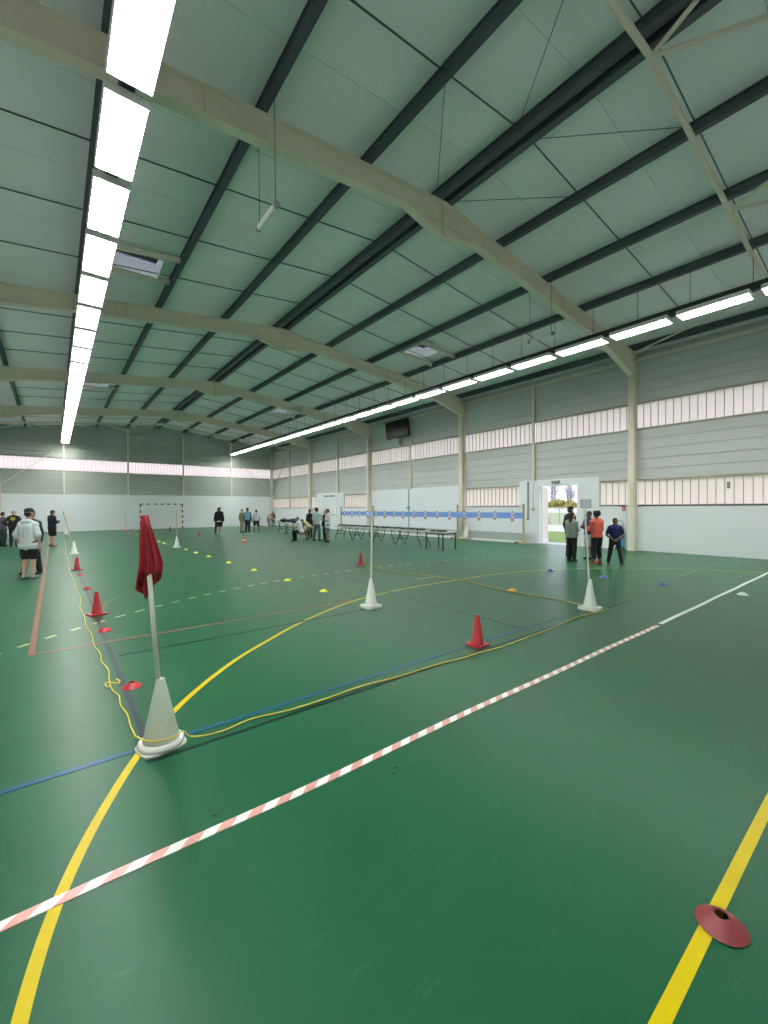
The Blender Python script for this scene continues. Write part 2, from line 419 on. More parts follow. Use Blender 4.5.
# eave rail
MB().box(R - 0.10, R + 0.02, YB, YE, 6.42, 6.52).build('eave_rail', M['cream'], wall_r)

def window(idx, y0, y1, z0, z1, pm):
    fr = MB()
    fr.box(R - 0.02, R + 0.05, y0, y1, z0 - 0.045, z0 + 0.005).box(R - 0.02, R + 0.05, y0, y1, z1 - 0.005, z1 + 0.05)
    n = max(1, round((y1 - y0) / 0.212)); w = (y1 - y0) / n
    fr.cur = 1
    for i in range(n + 1):
        fr.box(R + 0.02, R + 0.05, y0 + i * w - 0.005, y0 + i * w + 0.005, z0, z1)
    o = struct(fr.build('window_%d' % idx, [M['rail'], M['mull']]))
    pmesh = MB().box(0.05, 0.07, 0.0, w, 0, z1 - z0).mesh('pane', pm)
    for i in range(n): inst('pane', pmesh, o, (R, y0 + i * w, z0))
    # light coloured standing ribs over the frame
    return o
wi = 1
for k in range(-1, 4):
    for hh in (0, 1):
        y0 = YA + k * S + hh * S / 2; y1 = y0 + S / 2
        window(wi, y0 + 0.05, y1 - 0.05, WB, WT, M['pane']); wi += 1
for (y0, y1) in [(YB, YA - S / 2 - 0.05), (YA - S / 2 + 0.05, YA - 0.1), (YA + 0.1, 7.17), (10.5, YA + S - 0.1), (YA + 2 * S + 0.1, 24.3), (28.05, YA + 3 * S - 0.1),
                 (YA + 3 * S + 0.1, YA + 3.5 * S - 0.05), (YA + 3.5 * S + 0.05, YE)]:
    window(wi, y0, y1, LB, LT, M['panelow']); wi += 1

# far gable wall
we = MB()
we.box(L - 0.1, R + 0.15, YE + 0.05, YE + 0.17, 0, WB)
we.prism([(L - 0.1, WT), (R + 0.15, WT), (R + 0.15, rz(R) + PUR + 0.06), (XR, ZR + PUR + 0.1), (L - 0.1, rz(L) + PUR + 0.06)], 'y', YE + 0.05, YE + 0.17)
wall_e = struct(we.build('wall_far', M['white']))
MB().box(L, R, YE - 0.02, YE + 0.05, 0, ZWH).build('plinth_panel', M['white'], wall_e)
h = (WB - 0.05 - ZWH) / 5
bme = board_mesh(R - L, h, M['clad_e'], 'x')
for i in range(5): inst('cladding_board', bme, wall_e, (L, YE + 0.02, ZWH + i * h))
i = 0; z = WT + 0.05
while z < ZR + 0.1:
    half = min((R - L) / 2, (ZR + PUR - z - 0.16) / SL + 0.2)
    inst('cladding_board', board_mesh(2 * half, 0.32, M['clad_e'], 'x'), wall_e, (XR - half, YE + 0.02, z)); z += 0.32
def window_far(idx, x0, x1):
    fr = MB()
    fr.box(x0, x1, YE - 0.02, YE + 0.05, WB - 0.045, WB + 0.005).box(x0, x1, YE - 0.02, YE + 0.05, WT - 0.005, WT + 0.05)
    n = max(1, round((x1 - x0) / 0.212)); w = (x1 - x0) / n
    fr.cur = 1
    for i in range(n + 1): fr.box(x0 + i * w - 0.005, x0 + i * w + 0.005, YE + 0.02, YE + 0.05, WB, WT)
    o = struct(fr.build('window_%d' % idx, [M['rail'], M['mull']]))
    pmesh = MB().box(0, w, 0.05, 0.07, 0, WT - WB).mesh('pane', M['pane'])
    for i in range(n): inst('pane', pmesh, o, (x0 + i * w, YE, WB))
PX = [R - (R - L) / 5 * k for k in range(6)]
for k in range(5):
    window_far(wi, PX[k + 1] + 0.05, PX[k] - 0.05); wi += 1
for k in range(1, 5):
    MB().box(PX[k] - 0.05, PX[k] + 0.05, YE - 0.14, YE - 0.02, 0 if k in (1, 4) and False else ZWH - 0.02, rz(PX[k]) - 0.02).build('gable_post', M['cream'], wall_e)
MB().box(R - 0.3, R - 0.02, YE - 0.16, YE - 0.02, 0, rz(R) - 0.3).build('gable_post', M['cream'], wall_e)
MB().tube([(PX[4] - 0.5, YE - 0.1, WT + 0.45), (L + 0.3, YE - 0.1, 2.9)], 0.025, 6).build('brace_rod', M['cream'], wall_e)
MB().tube([(PX[1] + 1.0, YE - 0.1, WT + 0.1), (R - 0.5, YE - 0.1, 3.3)], 0.02, 6).build('brace_rod', M['cream'], wall_e)
MB().tube([(R - 0.12, 33.4, 5.5), (R - 0.12, 35.9, 2.75)], 0.03, 6).build('brace_rod', M['greyp'], wall_r)
MB().tube([(-2.62, YE - 0.05, 0.0), (-2.62, YE - 0.05, 3.6)], 0.05, 8).build('downpipe', M['creaml'], wall_e)

# left and back walls (beside and behind the camera), glazed like the walls in view to gain daylight
wl = MB(); X = L - 0.17
wl.box(X, X + 0.12, YB - 0.1, YE + 0.1, 0, LB).box(X, X + 0.12, YB - 0.1, YE + 0.1, LT, WB).box(X, X + 0.12, YB - 0.1, YE + 0.1, WT, rz(L) + PUR + 0.05)
wall_l = struct(wl.build('wall_left', M['white']))
MB().box(L - 0.05, L, YB, YE, 0, LB - 0.05).build('plinth_panel', M['white'], wall_l)
for z0, z1, n in ((LT + 0.18, WB - 0.05, 5), (WT + 0.05, rz(L) + 0.02, 5)):
    hh = (z1 - z0) / n
    for i in range(n): MB().box(L - 0.05, L, YB, YE, z0 + i * hh + 0.004, z0 + (i + 1) * hh - 0.004).build('cladding_board', M['clad'], wall_l)
for (z0, z1, pm) in ((WB, WT, M['pane']), (LB, LT, M['panelow'])):  # lower strip on this unseen wall is added to bring in more daylight
    o = struct(MB().box(L - 0.05, L, YB, YE, z0 - 0.05, z0).box(L - 0.05, L, YB, YE, z1, z1 + 0.05).build('window_%d' % wi, M['rail'])); wi += 1
    pmesh = MB().box(-0.07, -0.05, 0, S / 2 * 0.992, 0, z1 - z0).mesh('pane', pm)
    for k in range(10): inst('pane', pmesh, o, (L, YB + k * S / 2 * 0.992, z0))
wb = MB()
wb.box(L - 0.1, R + 0.15, YB - 0.17, YB - 0.05, 0, WB)
wb.prism([(L - 0.1, WT), (R + 0.15, WT), (R + 0.15, rz(R) + PUR + 0.06), (XR, ZR + PUR + 0.1), (L - 0.1, rz(L) + PUR + 0.06)], 'y', YB - 0.17, YB - 0.05)
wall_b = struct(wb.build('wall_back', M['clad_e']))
MB().box(L, R, YB - 0.05, YB, 0, ZWH).build('plinth_panel', M['white'], wall_b)
o = struct(MB().box(L, R, YB - 0.05, YB, WB - 0.05, WB).box(L, R, YB - 0.05, YB, WT, WT + 0.05).build('window_%d' % wi, M['rail'])); wi += 1  # unseen window strip behind the camera, added for extra daylight
pmesh = MB().box(0, (R - L) / 5, -0.07, -0.05, 0, WT - WB).mesh('pane', M['pane'])
for k in range(5): inst('pane', pmesh, o, (L + k * (R - L) / 5, YB, WB))

# ---------------------------------------------------------------- roof: deck, panels, skylights
SKX = [(1.12, 2.15), (10.3, 11.4)]; SKY = [(10.92, 11.92), (23.05, 24.05)]
deck = MB()
def dz(x): return rz(x) + PUR + 0.03
def deck_piece(x0, x1, y0, y1):
    deck.prism([(x0, dz(x0)), (x1, dz(x1)), (x1, dz(x1) + 0.06), (x0, dz(x0) + 0.06)], 'y', y0, y1)
ys = [YB - 0.3, SKY[0][0], SKY[0][1], SKY[1][0], SKY[1][1], YE + 0.3]
for i in range(5):
    for (a, b, hole) in ((L - 0.3, XR, SKX[0]), (XR, R + 0.3, SKX[1])):
        if i in (1, 3):
            deck_piece(a, hole[0], ys[i], ys[i + 1]); deck_piece(hole[1], b, ys[i], ys[i + 1])
        else: deck_piece(a, b, ys[i], ys[i + 1])
ceiling = struct(deck.build('ceiling', M['deck']))
PURX = [XR + 1.9 * k for k in range(-4, 5)]
strips = []
for side in (-1, 1):
    e = [0, 1.9, 3.8, 5.7, 7.6, 9.44]
    for a, b in zip(e, e[1:]):
        strips.append((side, a, b))
pan_cache = {}
JY = [YB] + [YB + 0.9 + S / 4 * k for k in range(0, 20) if YB + 0.9 + S / 4 * k < YE - 0.3] + [YE]
for side, a, b in strips:
    for y0, y1 in zip(JY, JY[1:]):
        xa, xb = XR + side * a, XR + side * b
        holes = [(hx, hy) for hx in SKX for hy in SKY if min(xa, xb) < hx[0] and max(xa, xb) > hx[1] and hy[0] < y1 and hy[1] > y0]
        lo, hi = min(xa, xb) + 0.004, max(xa, xb) - 0.004
        def pc(mbx, u0, u1, v0, v1):
            mbx.prism([(u0, dz(u0) - 0.03), (u1, dz(u1) - 0.03), (u1, dz(u1) - 0.001), (u0, dz(u0) - 0.001)], 'y', v0, v1)
        if holes:
            hx, hy = holes[0]; mb = MB()
            c0, c1 = max(hy[0], y0 + 0.004), min(hy[1], y1 - 0.004)
            if y0 + 0.004 < hy[0]: pc(mb, lo, hi, y0 + 0.004, hy[0])
            if y1 - 0.004 > hy[1]: pc(mb, lo, hi, hy[1], y1 - 0.004)
            pc(mb, lo, hx[0], c0, c1); pc(mb, hx[1], hi, c0, c1)
            mb.build('ceiling_panel', M['panel'], ceiling)
        else:
            key = (side, a, round(y1 - y0, 3))
            if key not in pan_cache:
                mb = MB(); pc(mb, lo, hi, 0.004, y1 - y0 - 0.004); pan_cache[key] = mb.mesh('ceiling_panel', M['panel'])
            inst('ceiling_panel', pan_cache[key], ceiling, (0, y0, 0))
for (i, hx) in enumerate(SKX):
    for j, hy in enumerate(SKY):
        lab = '%s square roof skylight with white reveal %s' % (('nearer', 'farther')[j], ('beside the left light row', 'beside the right light row')[i])
        t = thing('skylight', lab, 'skylight', (0, 0, 0), 0, 'roof skylights')
        z0 = min(dz(hx[0]), dz(hx[1])) - 0.05; z1 = max(dz(hx[0]), dz(hx[1])) + 0.13
        fm = MB()
        fm.box(hx[0], hx[0] + 0.04, hy[0], hy[1], z0, z1).box(hx[1] - 0.04, hx[1], hy[0], hy[1], z0, z1)
        fm.box(hx[0] + 0.04, hx[1] - 0.04, hy[0], hy[0] + 0.04, z0, z1).box(hx[0] + 0.04, hx[1] - 0.04, hy[1] - 0.04, hy[1], z0, z1)
        fm.build('reveal', M['card'], t)
        MB().box(hx[0], hx[1], hy[0], hy[1], z1, z1 + 0.02).build('glass_pane', M['glass'], t)
        for q in range(7):
            xx = hx[0] + 0.08 + q * (hx[1] - hx[0] - 0.16) / 6
            MB().box(xx - 0.012, xx + 0.012, hy[0] + 0.04, hy[0] + 0.16, z1 - 0.06, z1 - 0.03).build('vent_slat', M['greyp'], t)
        xs = (XR - 5.7, XR - 3.8) if i == 0 else (XR + 3.8, XR + 5.7)
        for yy in (hy[0] - 0.14, hy[1] + 0.05):
            MB().prism([(xs[0] + 0.04, rz(xs[0]) + 0.04), (xs[1] - 0.04, rz(xs[1]) + 0.04), (xs[1] - 0.04, rz(xs[1]) + 0.15), (xs[0] + 0.04, rz(xs[0]) + 0.15)], 'y', yy, yy + 0.09).build('trimmer', M['cream'], t)

# purlins with sag bars
pnames = {-4: 'leftmost dark steel roof purlin running over the left light row', -3: 'dark steel purlin directly above the left light row',
          -2: 'dark steel purlin just right of the left light row', -1: 'dark steel purlin next left of the roof ridge',
          1: 'dark steel purlin next right of the roof ridge', 2: 'dark steel purlin second right of the ridge',
          3: 'dark steel purlin directly above the right light row', 4: 'dark steel purlin just right of the right light row'}
def purlin_section(mb, x, w=0.07):
    z = rz(x) + 0.002; hgt = PUR
    mb.box(x - 0.012, x + 0.012, YB, YE, z + 0.012, z + hgt - 0.012)
    mb.box(x - w / 2 - 0.02, x + w / 2 + 0.02, YB, YE, z, z + 0.012)
    mb.box(x - w / 2 - 0.02, x + w / 2 + 0.02, YB, YE, z + hgt - 0.012, z + hgt)
SAGY = [YA + S / 4 * k for k in range(-3, 16) if k % 4 != 0]
for k in range(-4, 5):
    if k == 0:
        t = thing('roof_purlin', 'dark steel pair of purlins along the roof ridge', 'purlin', (XR, YB, rz(XR)), 0, 'roof purlins')
        for s_ in (-1, 1):
            mb = MB(); purlin_section(mb, XR + s_ * 0.14, 0.10); o = mb.build('beam', M['slate'], t); o.matrix_parent_inverse = Matrix.Translation((-XR, -YB, -rz(XR)))
    else:
        x = XR + 1.9 * k
        t = thing('roof_purlin', pnames[k], 'purlin', (x, YB, rz(x)), 0, 'roof purlins')
        mb = MB(); purlin_section(mb, x); o = mb.build('beam', M['slate'], t); o.matrix_parent_inverse = Matrix.Translation((-x, -YB, -rz(x)))
        # sag bars towards the ridge side neighbour
        sg = -1 if k > 0 else 1
        xi = x + sg * 1.9
        if xi == XR or abs(xi - XR) < 0.01: xi = XR - sg * 0.14
        d = xi - x; dzv = rz(xi) - rz(x)
        bm_ = MB().prism([(0, 0.09), (d, dzv + 0.09), (d, dzv + 0.11), (0, 0.11)], 'y', -0.008, 0.008).mesh('sag_bar', M['slate'])
        for yy in SAGY:
            if any(abs(yy - 0) < 0 for _ in ()): continue
            inst('sag_bar', bm_, t, (0, yy - YB, 0))
x = 15.36
t = thing('roof_purlin', 'dark steel eave purlin at the top of the right wall', 'purlin', (x, YB, rz(x)), 0, 'roof purlins')
mb = MB(); purlin_section(mb, x); o = mb.build('beam', M['slate'], t); o.matrix_parent_inverse = Matrix.Translation((-x, -YB, -rz(x)))
for (n_, a, b, lab) in (('tie_rod', (4.62, 2.3), (6.05, 4.05), 'thin diagonal tie rod left of the ridge, nearer the camera'),
                    ('tie_rod', (4.42, 4.15), (6.08, 5.95), 'thin diagonal tie rod left of the ridge, ending at the first frame'),
                    ('tie_rod', (6.50, 4.08), (8.1, 2.3), 'thin diagonal tie rod right of the ridge, nearer the camera'),
                    ('tie_rod', (6.48, 5.95), (8.12, 4.2), 'thin diagonal tie rod right of the ridge, ending at the first frame')):
    tag(MB().tube([(a[0], a[1], rz(a[0]) + 0.12), (b[0], b[1], rz(b[0]) + 0.12)], 0.006, 5).build(n_, M['slate']), lab, 'rod', 'roof tie rods')

# ---------------------------------------------------------------- portal frames
FRL = ['nearest cream steel portal frame spanning the hall', 'second cream steel portal frame from the camera', 'third cream steel portal frame from the camera',
       'fourth cream steel portal frame, nearest the far wall']
def rafter(sx, name, t):
    """one half rafter incl. eave haunch and ridge haunch; sx=+1 right, -1 left; coordinates relative to the ridge"""
    top = [(0, ZR), (9.40, ZR - SL * 9.40)]
    bot = [(0, ZR - 0.70), (0.98, ZR - SL * 0.98 - 0.37), (6.1, ZR - SL * 6.1 - 0.40), (7.2, ZR - SL * 7.2 - 0.46), (9.12, 5.96)]
    poly = [(XR + sx * x, z) for x, z in top] + [(XR + sx * 9.40, 5.96)] + [(XR + sx * x, z) for x, z in reversed(bot)]
    mb = MB(); mb.prism(poly, 'y', -0.011, 0.011)
    def flange(pts, th, up):
        for (xa, za), (xb, zb) in zip(pts, pts[1:]):
            mb.prism([(XR + sx * xa, za), (XR + sx * xb, zb), (XR + sx * xb, zb + th), (XR + sx * xa, za + th)], 'y', -0.09, 0.09)
    flange(bot, -0.022, False)
    flange([(x, z - 0.022) for x, z in top], 0.02, True)
    # inner line of the haunch (original rafter flange) as thin ribs
    mb.prism([(XR + sx * 0.98, ZR - SL * .98 - 0.37), (XR + sx * 0.02, ZR - 0.40), (XR + sx * 0.02, ZR - 0.415), (XR + sx * 0.98, ZR - SL * .98 - 0.385)], 'y', -0.03, 0.03)
    q = sorted((XR + sx * 0.0005, XR + sx * 0.012)); mb.box(q[0], q[1], -0.085, 0.085, ZR - 0.69, ZR - 0.02)
    mb.prism([(XR + sx * 4.6 - 0.01, rz(XR + 4.6) - 0.4), (XR + sx * 4.6 + 0.01, rz(XR + 4.6) - 0.4), (XR + sx * 4.6 + 0.01, rz(XR + 4.6)), (XR + sx * 4.6 - 0.01, rz(XR + 4.6))], 'y', -0.085, 0.085)
    return mb
def column(sx):
    mb = MB(); x_in = XR + sx * 9.12; x_out = XR + sx * 9.395; ztop = rz(x_out)
    a, b = sorted((x_in, x_out))
    mb.box(a, b, -0.01, 0.01, 0, ztop - 0.02)
    q = sorted((x_in, x_in + sx * 0.02)); mb.box(q[0], q[1], -0.1, 0.1, 0, 5.96)
    q = sorted((x_out, x_out - sx * 0.02)); mb.box(q[0], q[1], -0.1, 0.1, 0, ztop - 0.03)
    mb.box(a, b, -0.095, 0.095, 5.94, 5.965)
    return mb
raf = {s_: rafter(s_, '', None).mesh('rafter', M['cream']) for s_ in (1, -1)}
colm = {s_: column(s_).mesh('column', M['cream']) for s_ in (1, -1)}
casm = MB().box(R - 0.295, R - 0.03, -0.115, 0.115, 0, LB).mesh('column_casing', M['creaml'])
for n in range(4):
    t = thing('portal_frame', FRL[n], 'steel frame', (0, YA + n * S, 0), 0, 'portal frames')
    for s_ in (1, -1):
        inst('rafter', raf[s_], t); inst('column', colm[s_], t)
    if n in (0, 2): inst('column_casing', casm, t)
# intermediate wall posts on the right wall
for n in range(-1, 4):
    y = YA + (n + 0.5) * S
    z0 = LB if n in (-1, 3) else (2.6 if n in (0, 2) else 0)
    z0 = {-1: LB, 0: 2.6, 1: ZWH, 2: ZWH, 3: LB}[n]
    MB().box(R - 0.12, R - 0.022, y - 0.045, y + 0.045, z0, 6.6).build('wall_post', M['cream'], wall_r)

# wind bracing in both end bays
for (yt, yw, lab) in ((YA - S / 2, YB, 'cream tube roof bracing in the bay over the camera'), (YA + 3.5 * S, YE, 'cream tube roof bracing in the bay at the far wall')):
    t = thing('roof_bracing', lab, 'bracing', (XR, yt, rz(XR) - 0.08), 0, 'roof bracing')
    def tb(p, q, r=0.034):
        o = MB().tube([p, q], r, 8).build('brace_tube', M['cream'], t); o.matrix_parent_inverse = Matrix.Translation((-XR, -yt, -(rz(XR) - 0.08)))
    zz = lambda x: rz(x) - 0.235
    tb((XR, yt, zz(XR)), (R - 0.15, yt, zz(R)), 0.045); tb((XR, yt, zz(XR)), (L + 0.15, yt, zz(L)), 0.045)
    nodes = [XR - 7.53, XR - 3.76, XR, XR + 3.76, XR + 7.3]
    posts = [PX[5] + 0.2, PX[4], PX[3], PX[2], PX[1], PX[0] - 0.2]
    sgn = 1 if yw > yt else -1
    for i, nx in enumerate(nodes):
        for px_ in (posts[i], posts[i + 1]):
            tb((nx, yt, zz(nx)), (px_, yw - sgn * 0.12, zz(px_)), 0.03)
    yf = YA + (0 if sgn < 0 else 3 * S)
    tb((nodes[4], yt, zz(nodes[4])), (R - 0.3, yf, zz(R) + 0.18), 0.028)
    tb((nodes[0], yt, zz(nodes[0])), (L + 0.3, yf, zz(L) + 0.18), 0.028)

# ---------------------------------------------------------------- light rows
FL_L, FL_W, PITCHL = 1.33, 0.44, 1.518
def fixture_meshes():
    tr = MB(); w, l = FL_W / 2, FL_L
    tr.box(-w, w, 0, l, 0.085, 0.10); tr.box(-w, -w + 0.012, 0, l, 0, 0.085); tr.box(w - 0.012, w, 0, l, 0, 0.085)
    tr.box(-w + 0.012, w - 0.012, 0, 0.012, 0, 0.085); tr.box(-w + 0.012, w - 0.012, l - 0.012, l, 0, 0.085)
    lou = MB()
    for k in (-1, 1): lou.box(k * 0.07 - 0.004, k * 0.07 + 0.004, 0.012, l - 0.012, 0.0, 0.04)
    for i in range(1, 18):
        y = i * l / 18; lou.box(-w + 0.012, w - 0.012, y - 0.002, y + 0.002, 0.0, 0.025)
    lp = MB().box(-w + 0.02, w - 0.02, 0.02, l - 0.02, 0.05, 0.06)
    return tr.mesh('housing', M['tray']), lou.mesh('louvre', M['tray']), lp.mesh('lamp_panel', M['lamp'])
HM, LM, PM = fixture_meshes()
ZL = 6.0
hang = MB().tube([(0, 0, 0), (0, 0, 0.8)], 0.006, 5).mesh('hanger', M['dark'])
for (rx, rname, x, ystart) in (('left', 'left', 0.69, 5.38), ('right', 'right', 11.82, 5.25)):
    t = thing('cable_trunking', 'dark trunking carrying the %s light row' % rname, 'trunking', (x, YB + 0.1, ZL + 0.1), 0, 'light row trunking')
    MB().box(-0.07, 0.07, 0, YE - YB - 0.5, 0.0, 0.16).build('channel', M['dark'], t)
    ztop = rz(XR - 5.7) - (ZL + 0.26)
    y = 0.3
    while y < YE - YB - 0.6:
        o = inst('hanger', hang, t, (0, y, 0.16), None, (1, 1, ztop / 0.8)); y += 1.13
    n0 = ystart - PITCHL * math.floor((ystart - YB - 0.3) / PITCHL); i = 0
    y = n0
    while y + FL_L < YE - 0.25:
        f = thing('ceiling_light', '%s fluorescent louvre light from the camera end of the %s row' % (ORD[i] if i < len(ORD) else 'last', rname), 'light', (x, y, ZL), 0, 'fluorescent lights of the %s row' % rname)
        inst('housing', HM, f); inst('louvre', LM, f); inst('lamp_panel', PM, f)
        y += PITCHL; i += 1
# pendant tubes
for (x, y0, y1, z, lab) in ((2.47, 5.5, 6.13, 5.7, 'small grey tube hanging on two wires beside the left light row'),
                            (10.07, 5.78, 6.45, 5.93, 'small grey tube hanging on two wires in front of the right windows')):
    t = thing('pendant_sensor', lab, 'sensor', (x, y0, z), 0, 'hanging tubes')
    MB().tube([(0, 0.02, 0), (0, y1 - y0 - 0.02, 0)], 0.04, 12).build('tube', M['card'], t, smooth=False)
    for yy in (0, y1 - y0): MB().tube([(0, yy - 0.025, 0), (0, yy + 0.025, 0)], 0.046, 12).build('end_cap', M['greyp'], t)
    for yy in (0.03, y1 - y0 - 0.03): MB().tube([(0, yy, 0.03), (0, yy, rz(x) - z)], 0.005, 5).build('wire', M['dark'], t)

# ---------------------------------------------------------------- doors
d1 = MB()
d1.box(R - 0.05, R + 0.10, DY1 - 0.05, DY1, 0, DZ).box(R - 0.05, R + 0.10, DY0, DY0 + 0.05, 0, DZ).box(R - 0.05, R + 0.10, DY0 + 0.05, DY1 - 0.05, DZ - 0.05, DZ)
door1 = struct(d1.build('door_1', M['card']))
def door_leaf(parent, loc, rot, w, h):
    mb = MB(); mb.box(0, 0.11, -0.02, 0.02, 0, h).box(w - 0.11, w, -0.02, 0.02, 0, h).box(0.11, w - 0.11, -0.02, 0.02, 0, 0.16).box(0.11, w - 0.11, -0.02, 0.02, h - 0.11, h).box(0.11, w - 0.11, -0.02, 0.02, 0.95, 1.05)
    o = mb.build('door_leaf', M['card'], parent); o.location = loc; o.rotation_euler = (0, 0, rot)
    MB().box(0.11, w - 0.11, -0.006, 0.006, 0.16, 0.95).box(0.11, w - 0.11, -0.006, 0.006, 1.05, h - 0.11).build('glazing', M['panelow'], o)
    MB().tube([(w - 0.06, 0.02, 1.0), (w - 0.06, 0.06, 1.0), (w - 0.17, 0.06, 1.0)], 0.011, 8).tube([(w - 0.06, -0.02, 1.0), (w - 0.06, -0.06, 1.0), (w - 0.17, -0.06, 1.0)], 0.011, 8).build('door_handle', M['greyp'], o)
door_leaf(door1, (R + 0.10, DY1 - 0.06, 0.01), math.radians(12), 0.76, DZ - 0.07)
d2 = MB(); y0, y1 = 25.2, 27.2
d2.box(R - 0.07, R - 0.03, y0, y0 + 0.06, 0, 2.2).box(R - 0.07, R - 0.03, y1 - 0.06, y1, 0, 2.2).box(R - 0.07, R - 0.03, y0 + 0.06, y1 - 0.06, 2.14, 2.2)
door2 = struct(d2.build('door_2', M['white']))
for ya, yb in ((y0 + 0.07, (y0 + y1) / 2 - 0.005), ((y0 + y1) / 2 + 0.005, y1 - 0.07)):
    o = MB().box(R - 0.06, R - 0.035, ya, yb, 0.01, 2.13).build('door_leaf', M['white'], door2)
    MB().box(R - 0.085, R - 0.06, ya + 0.1, yb - 0.1, 1.0, 1.05).build('push_bar', M['greyp'], o)
tag(MB().box(R - 0.10, R - 0.036, 25.55, 26.85, 2.32, 2.42).build('sign_box', M['greyp']), 'long grey sign box above the closed far double door', 'sign')
tag(MB().box(R - 0.12, R - 0.037, 8.68, 9.0, 2.44, 2.54).box(R - 0.10, R - 0.037, 8.72, 8.96, 2.42, 2.44).build('exit_sign', M['greyp']), 'small dark exit light box above the open door', 'sign')
t = thing('notice_board', 'grey rectangular notice panel on the wall right of the open door', 'notice', (R - 0.036, 7.46, 1.45))
MB().box(-0.02, 0, 0.02, 0.37, 0.02, 0.30).build('sheet', M['notice'], t)
MB().box(-0.028, 0, 0, 0.02, 0, 0.32).box(-0.028, 0, 0.37, 0.39, 0, 0.32).box(-0.028, 0, 0.02, 0.37, 0, 0.02).box(-0.028, 0, 0.02, 0.37, 0.30, 0.32).build('frame', M['greyp'], t)
tag(MB().box(R - 0.075, R - 0.036, 10.04, 10.11, 1.0, 2.56).box(R - 0.09, R - 0.036, 10.02, 10.13, 0.95, 1.02).build('cable_duct', M['greyp']), 'dark vertical cable duct left of the open door', 'duct')
t = thing('switch_box', 'small round alarm box with cable left of the open door', 'alarm', (R - 0.036, 9.84, 1.42))
MB().box(-0.05, 0, -0.06, 0.06, -0.08, 0.08).build('housing', M['creaml'], t)
MB().tube([(-0.02, 0, 0.08), (-0.02, 0, 1.12)], 0.012, 6).build('conduit', M['greyb'], t)
MB().box(-0.07, -0.05, -0.04, 0.02, -0.06, 0.02).build('button', M['greyp'], t)
t = thing('safety_sign', 'small red and white fire sign by the column', 'sign', (R - 0.04, 6.28, 1.36))
MB().box(-0.006, 0, 0, 0.11, 0, 0.16).build('plate', M['signred'], t)
MB().box(-0.009, -0.006, 0.03, 0.08, 0.04, 0.11).build('pictogram', M['card'], t)
tag(MB().box(R - 0.03, R - 0.021, 3.40, 3.48, 2.02, 2.22).build('window_sticker', M['greyp']), 'small grey sticker on the near lower window strip', 'sticker')

# flat screen on the right wall
t = thing('wall_screen', 'black flat screen tilted on a wall bracket', 'screen', (R - 0.30, 18.25, 5.95), 0)
MB().box(-0.05, 0.05, -0.98, 0.98, -0.5, 0.5).build('case', M['black'], t)
MB().box(-0.056, -0.05, -0.93, 0.93, -0.44, 0.46).build('display', M['screen'], t)
MB().box(-0.058, -0.056, 0.1, 0.45, -0.49, -0.46).build('badge', M['tabletop'], t)
MB().box(0.05, 0.30, -0.06, 0.06, -0.9, 0.1).build('bracket', M['greyp'], t)
t.rotation_euler = (0, math.radians(-6), 0)

# ---------------------------------------------------------------- shooting range: posts, blue band, targets, grey board
XB = 15.08
for (y, x, lab) in ((9.94, XB + 0.01, 'wooden post on a flat foot at the door end of the blue band'), (13.5, XB + 0.01, 'wooden post carrying the blue band beside the second column'),
                    (20.2, XB + 0.01, 'wooden post carrying the blue band beside the third column'), (23.75, XB + 0.01, 'wooden post at the far end of the blue band')):
    t = thing('band_post', lab, 'post', (x, y, 0), 0, 'posts of the blue band')
    MB().box(-0.03, 0.03, -0.03, 0.03, 0.04, 1.63).build('pole', M['wood'], t)
    MB().box(-0.09, 0.09, -0.32, 0.32, 0, 0.05).box(-0.05, 0.05, -0.05, 0.05, 0.05, 0.12).build('foot', M['wood'], t)
    MB().box(-0.095, 0.095, 0.26, 0.36, 0, 0.07).build('weight', M['black'], t)
tag(MB().box(XB - 0.045, XB - 0.035, 9.95, 23.75, 1.03, 1.28).build('blue_band', M['band']), 'long blue band stretched between wooden posts along the right wall', 'band')
import itertools
tb_mesh = dict(
    card=MB().box(-0.012, 0, -0.055, 0.055, -0.11, 0.11).mesh('card', M['card']),
    clip=MB().box(-0.02, 0.0, -0.028, 0.028, 0.11, 0.17).box(-0.02, -0.012, -0.03, 0.03, -0.03, 0.03).mesh('clip', M['black']),
    foot=MB().prism([(-0.09, -0.25), (0.09, -0.25), (0.05, -0.11), (-0.05, -0.11)], 'x', -0.03, 0.0).mesh('base', M['palered']))
def wall_y(u):
    a = math.atan((u - 384) / F_PX) + YAW
    return (XB - 0.05) / math.tan(a)
tx = [344.6, 351.9, 359.6, 367.4, 376, 384.7, 393.8, 403, 414, 425.4, 437, 449.6, 464.6, 479, 495, 512.5]
for i, u in enumerate(reversed(tx)):
    t = thing('shooting_target', '%s small red and white shooting target on the blue band, counted from the open door' % ORD[i], 'target', (XB - 0.047, wall_y(u), 1.16), 0, 'targets on the blue band')
    inst('card', tb_mesh['card'], t); inst('clip', tb_mesh['clip'], t)
    inst('base', tb_mesh['foot'], t, scale=(1, 1, 1) if i % 2 == 0 else (1, 0.6, 0.8))
t = thing('backstop_board', 'long low grey board along the floor below the blue band', 'board', (R - 0.37, 10.1, 0))
MB().box(-0.01, 0.01, 0, 14.0, 0.09, 0.42).build('sheet', M['greyb'], t)
MB().box(-0.03, 0.03, 0, 14.0, 0, 0.09).build('base_rail', M['card'], t)
t = thing('folded_sack', 'pale sack leaning on the second column', 'sack', (15.12, 12.97, 0))
MB().lathe([(0.0, 0), (0.15, 0.0), (0.16, 0.15), (0.13, 0.38), (0.07, 0.55), (0.03, 0.62), (0.0, 0.63)], 14, sx=0.7).build('bag', M['creaml'], t, smooth=True)
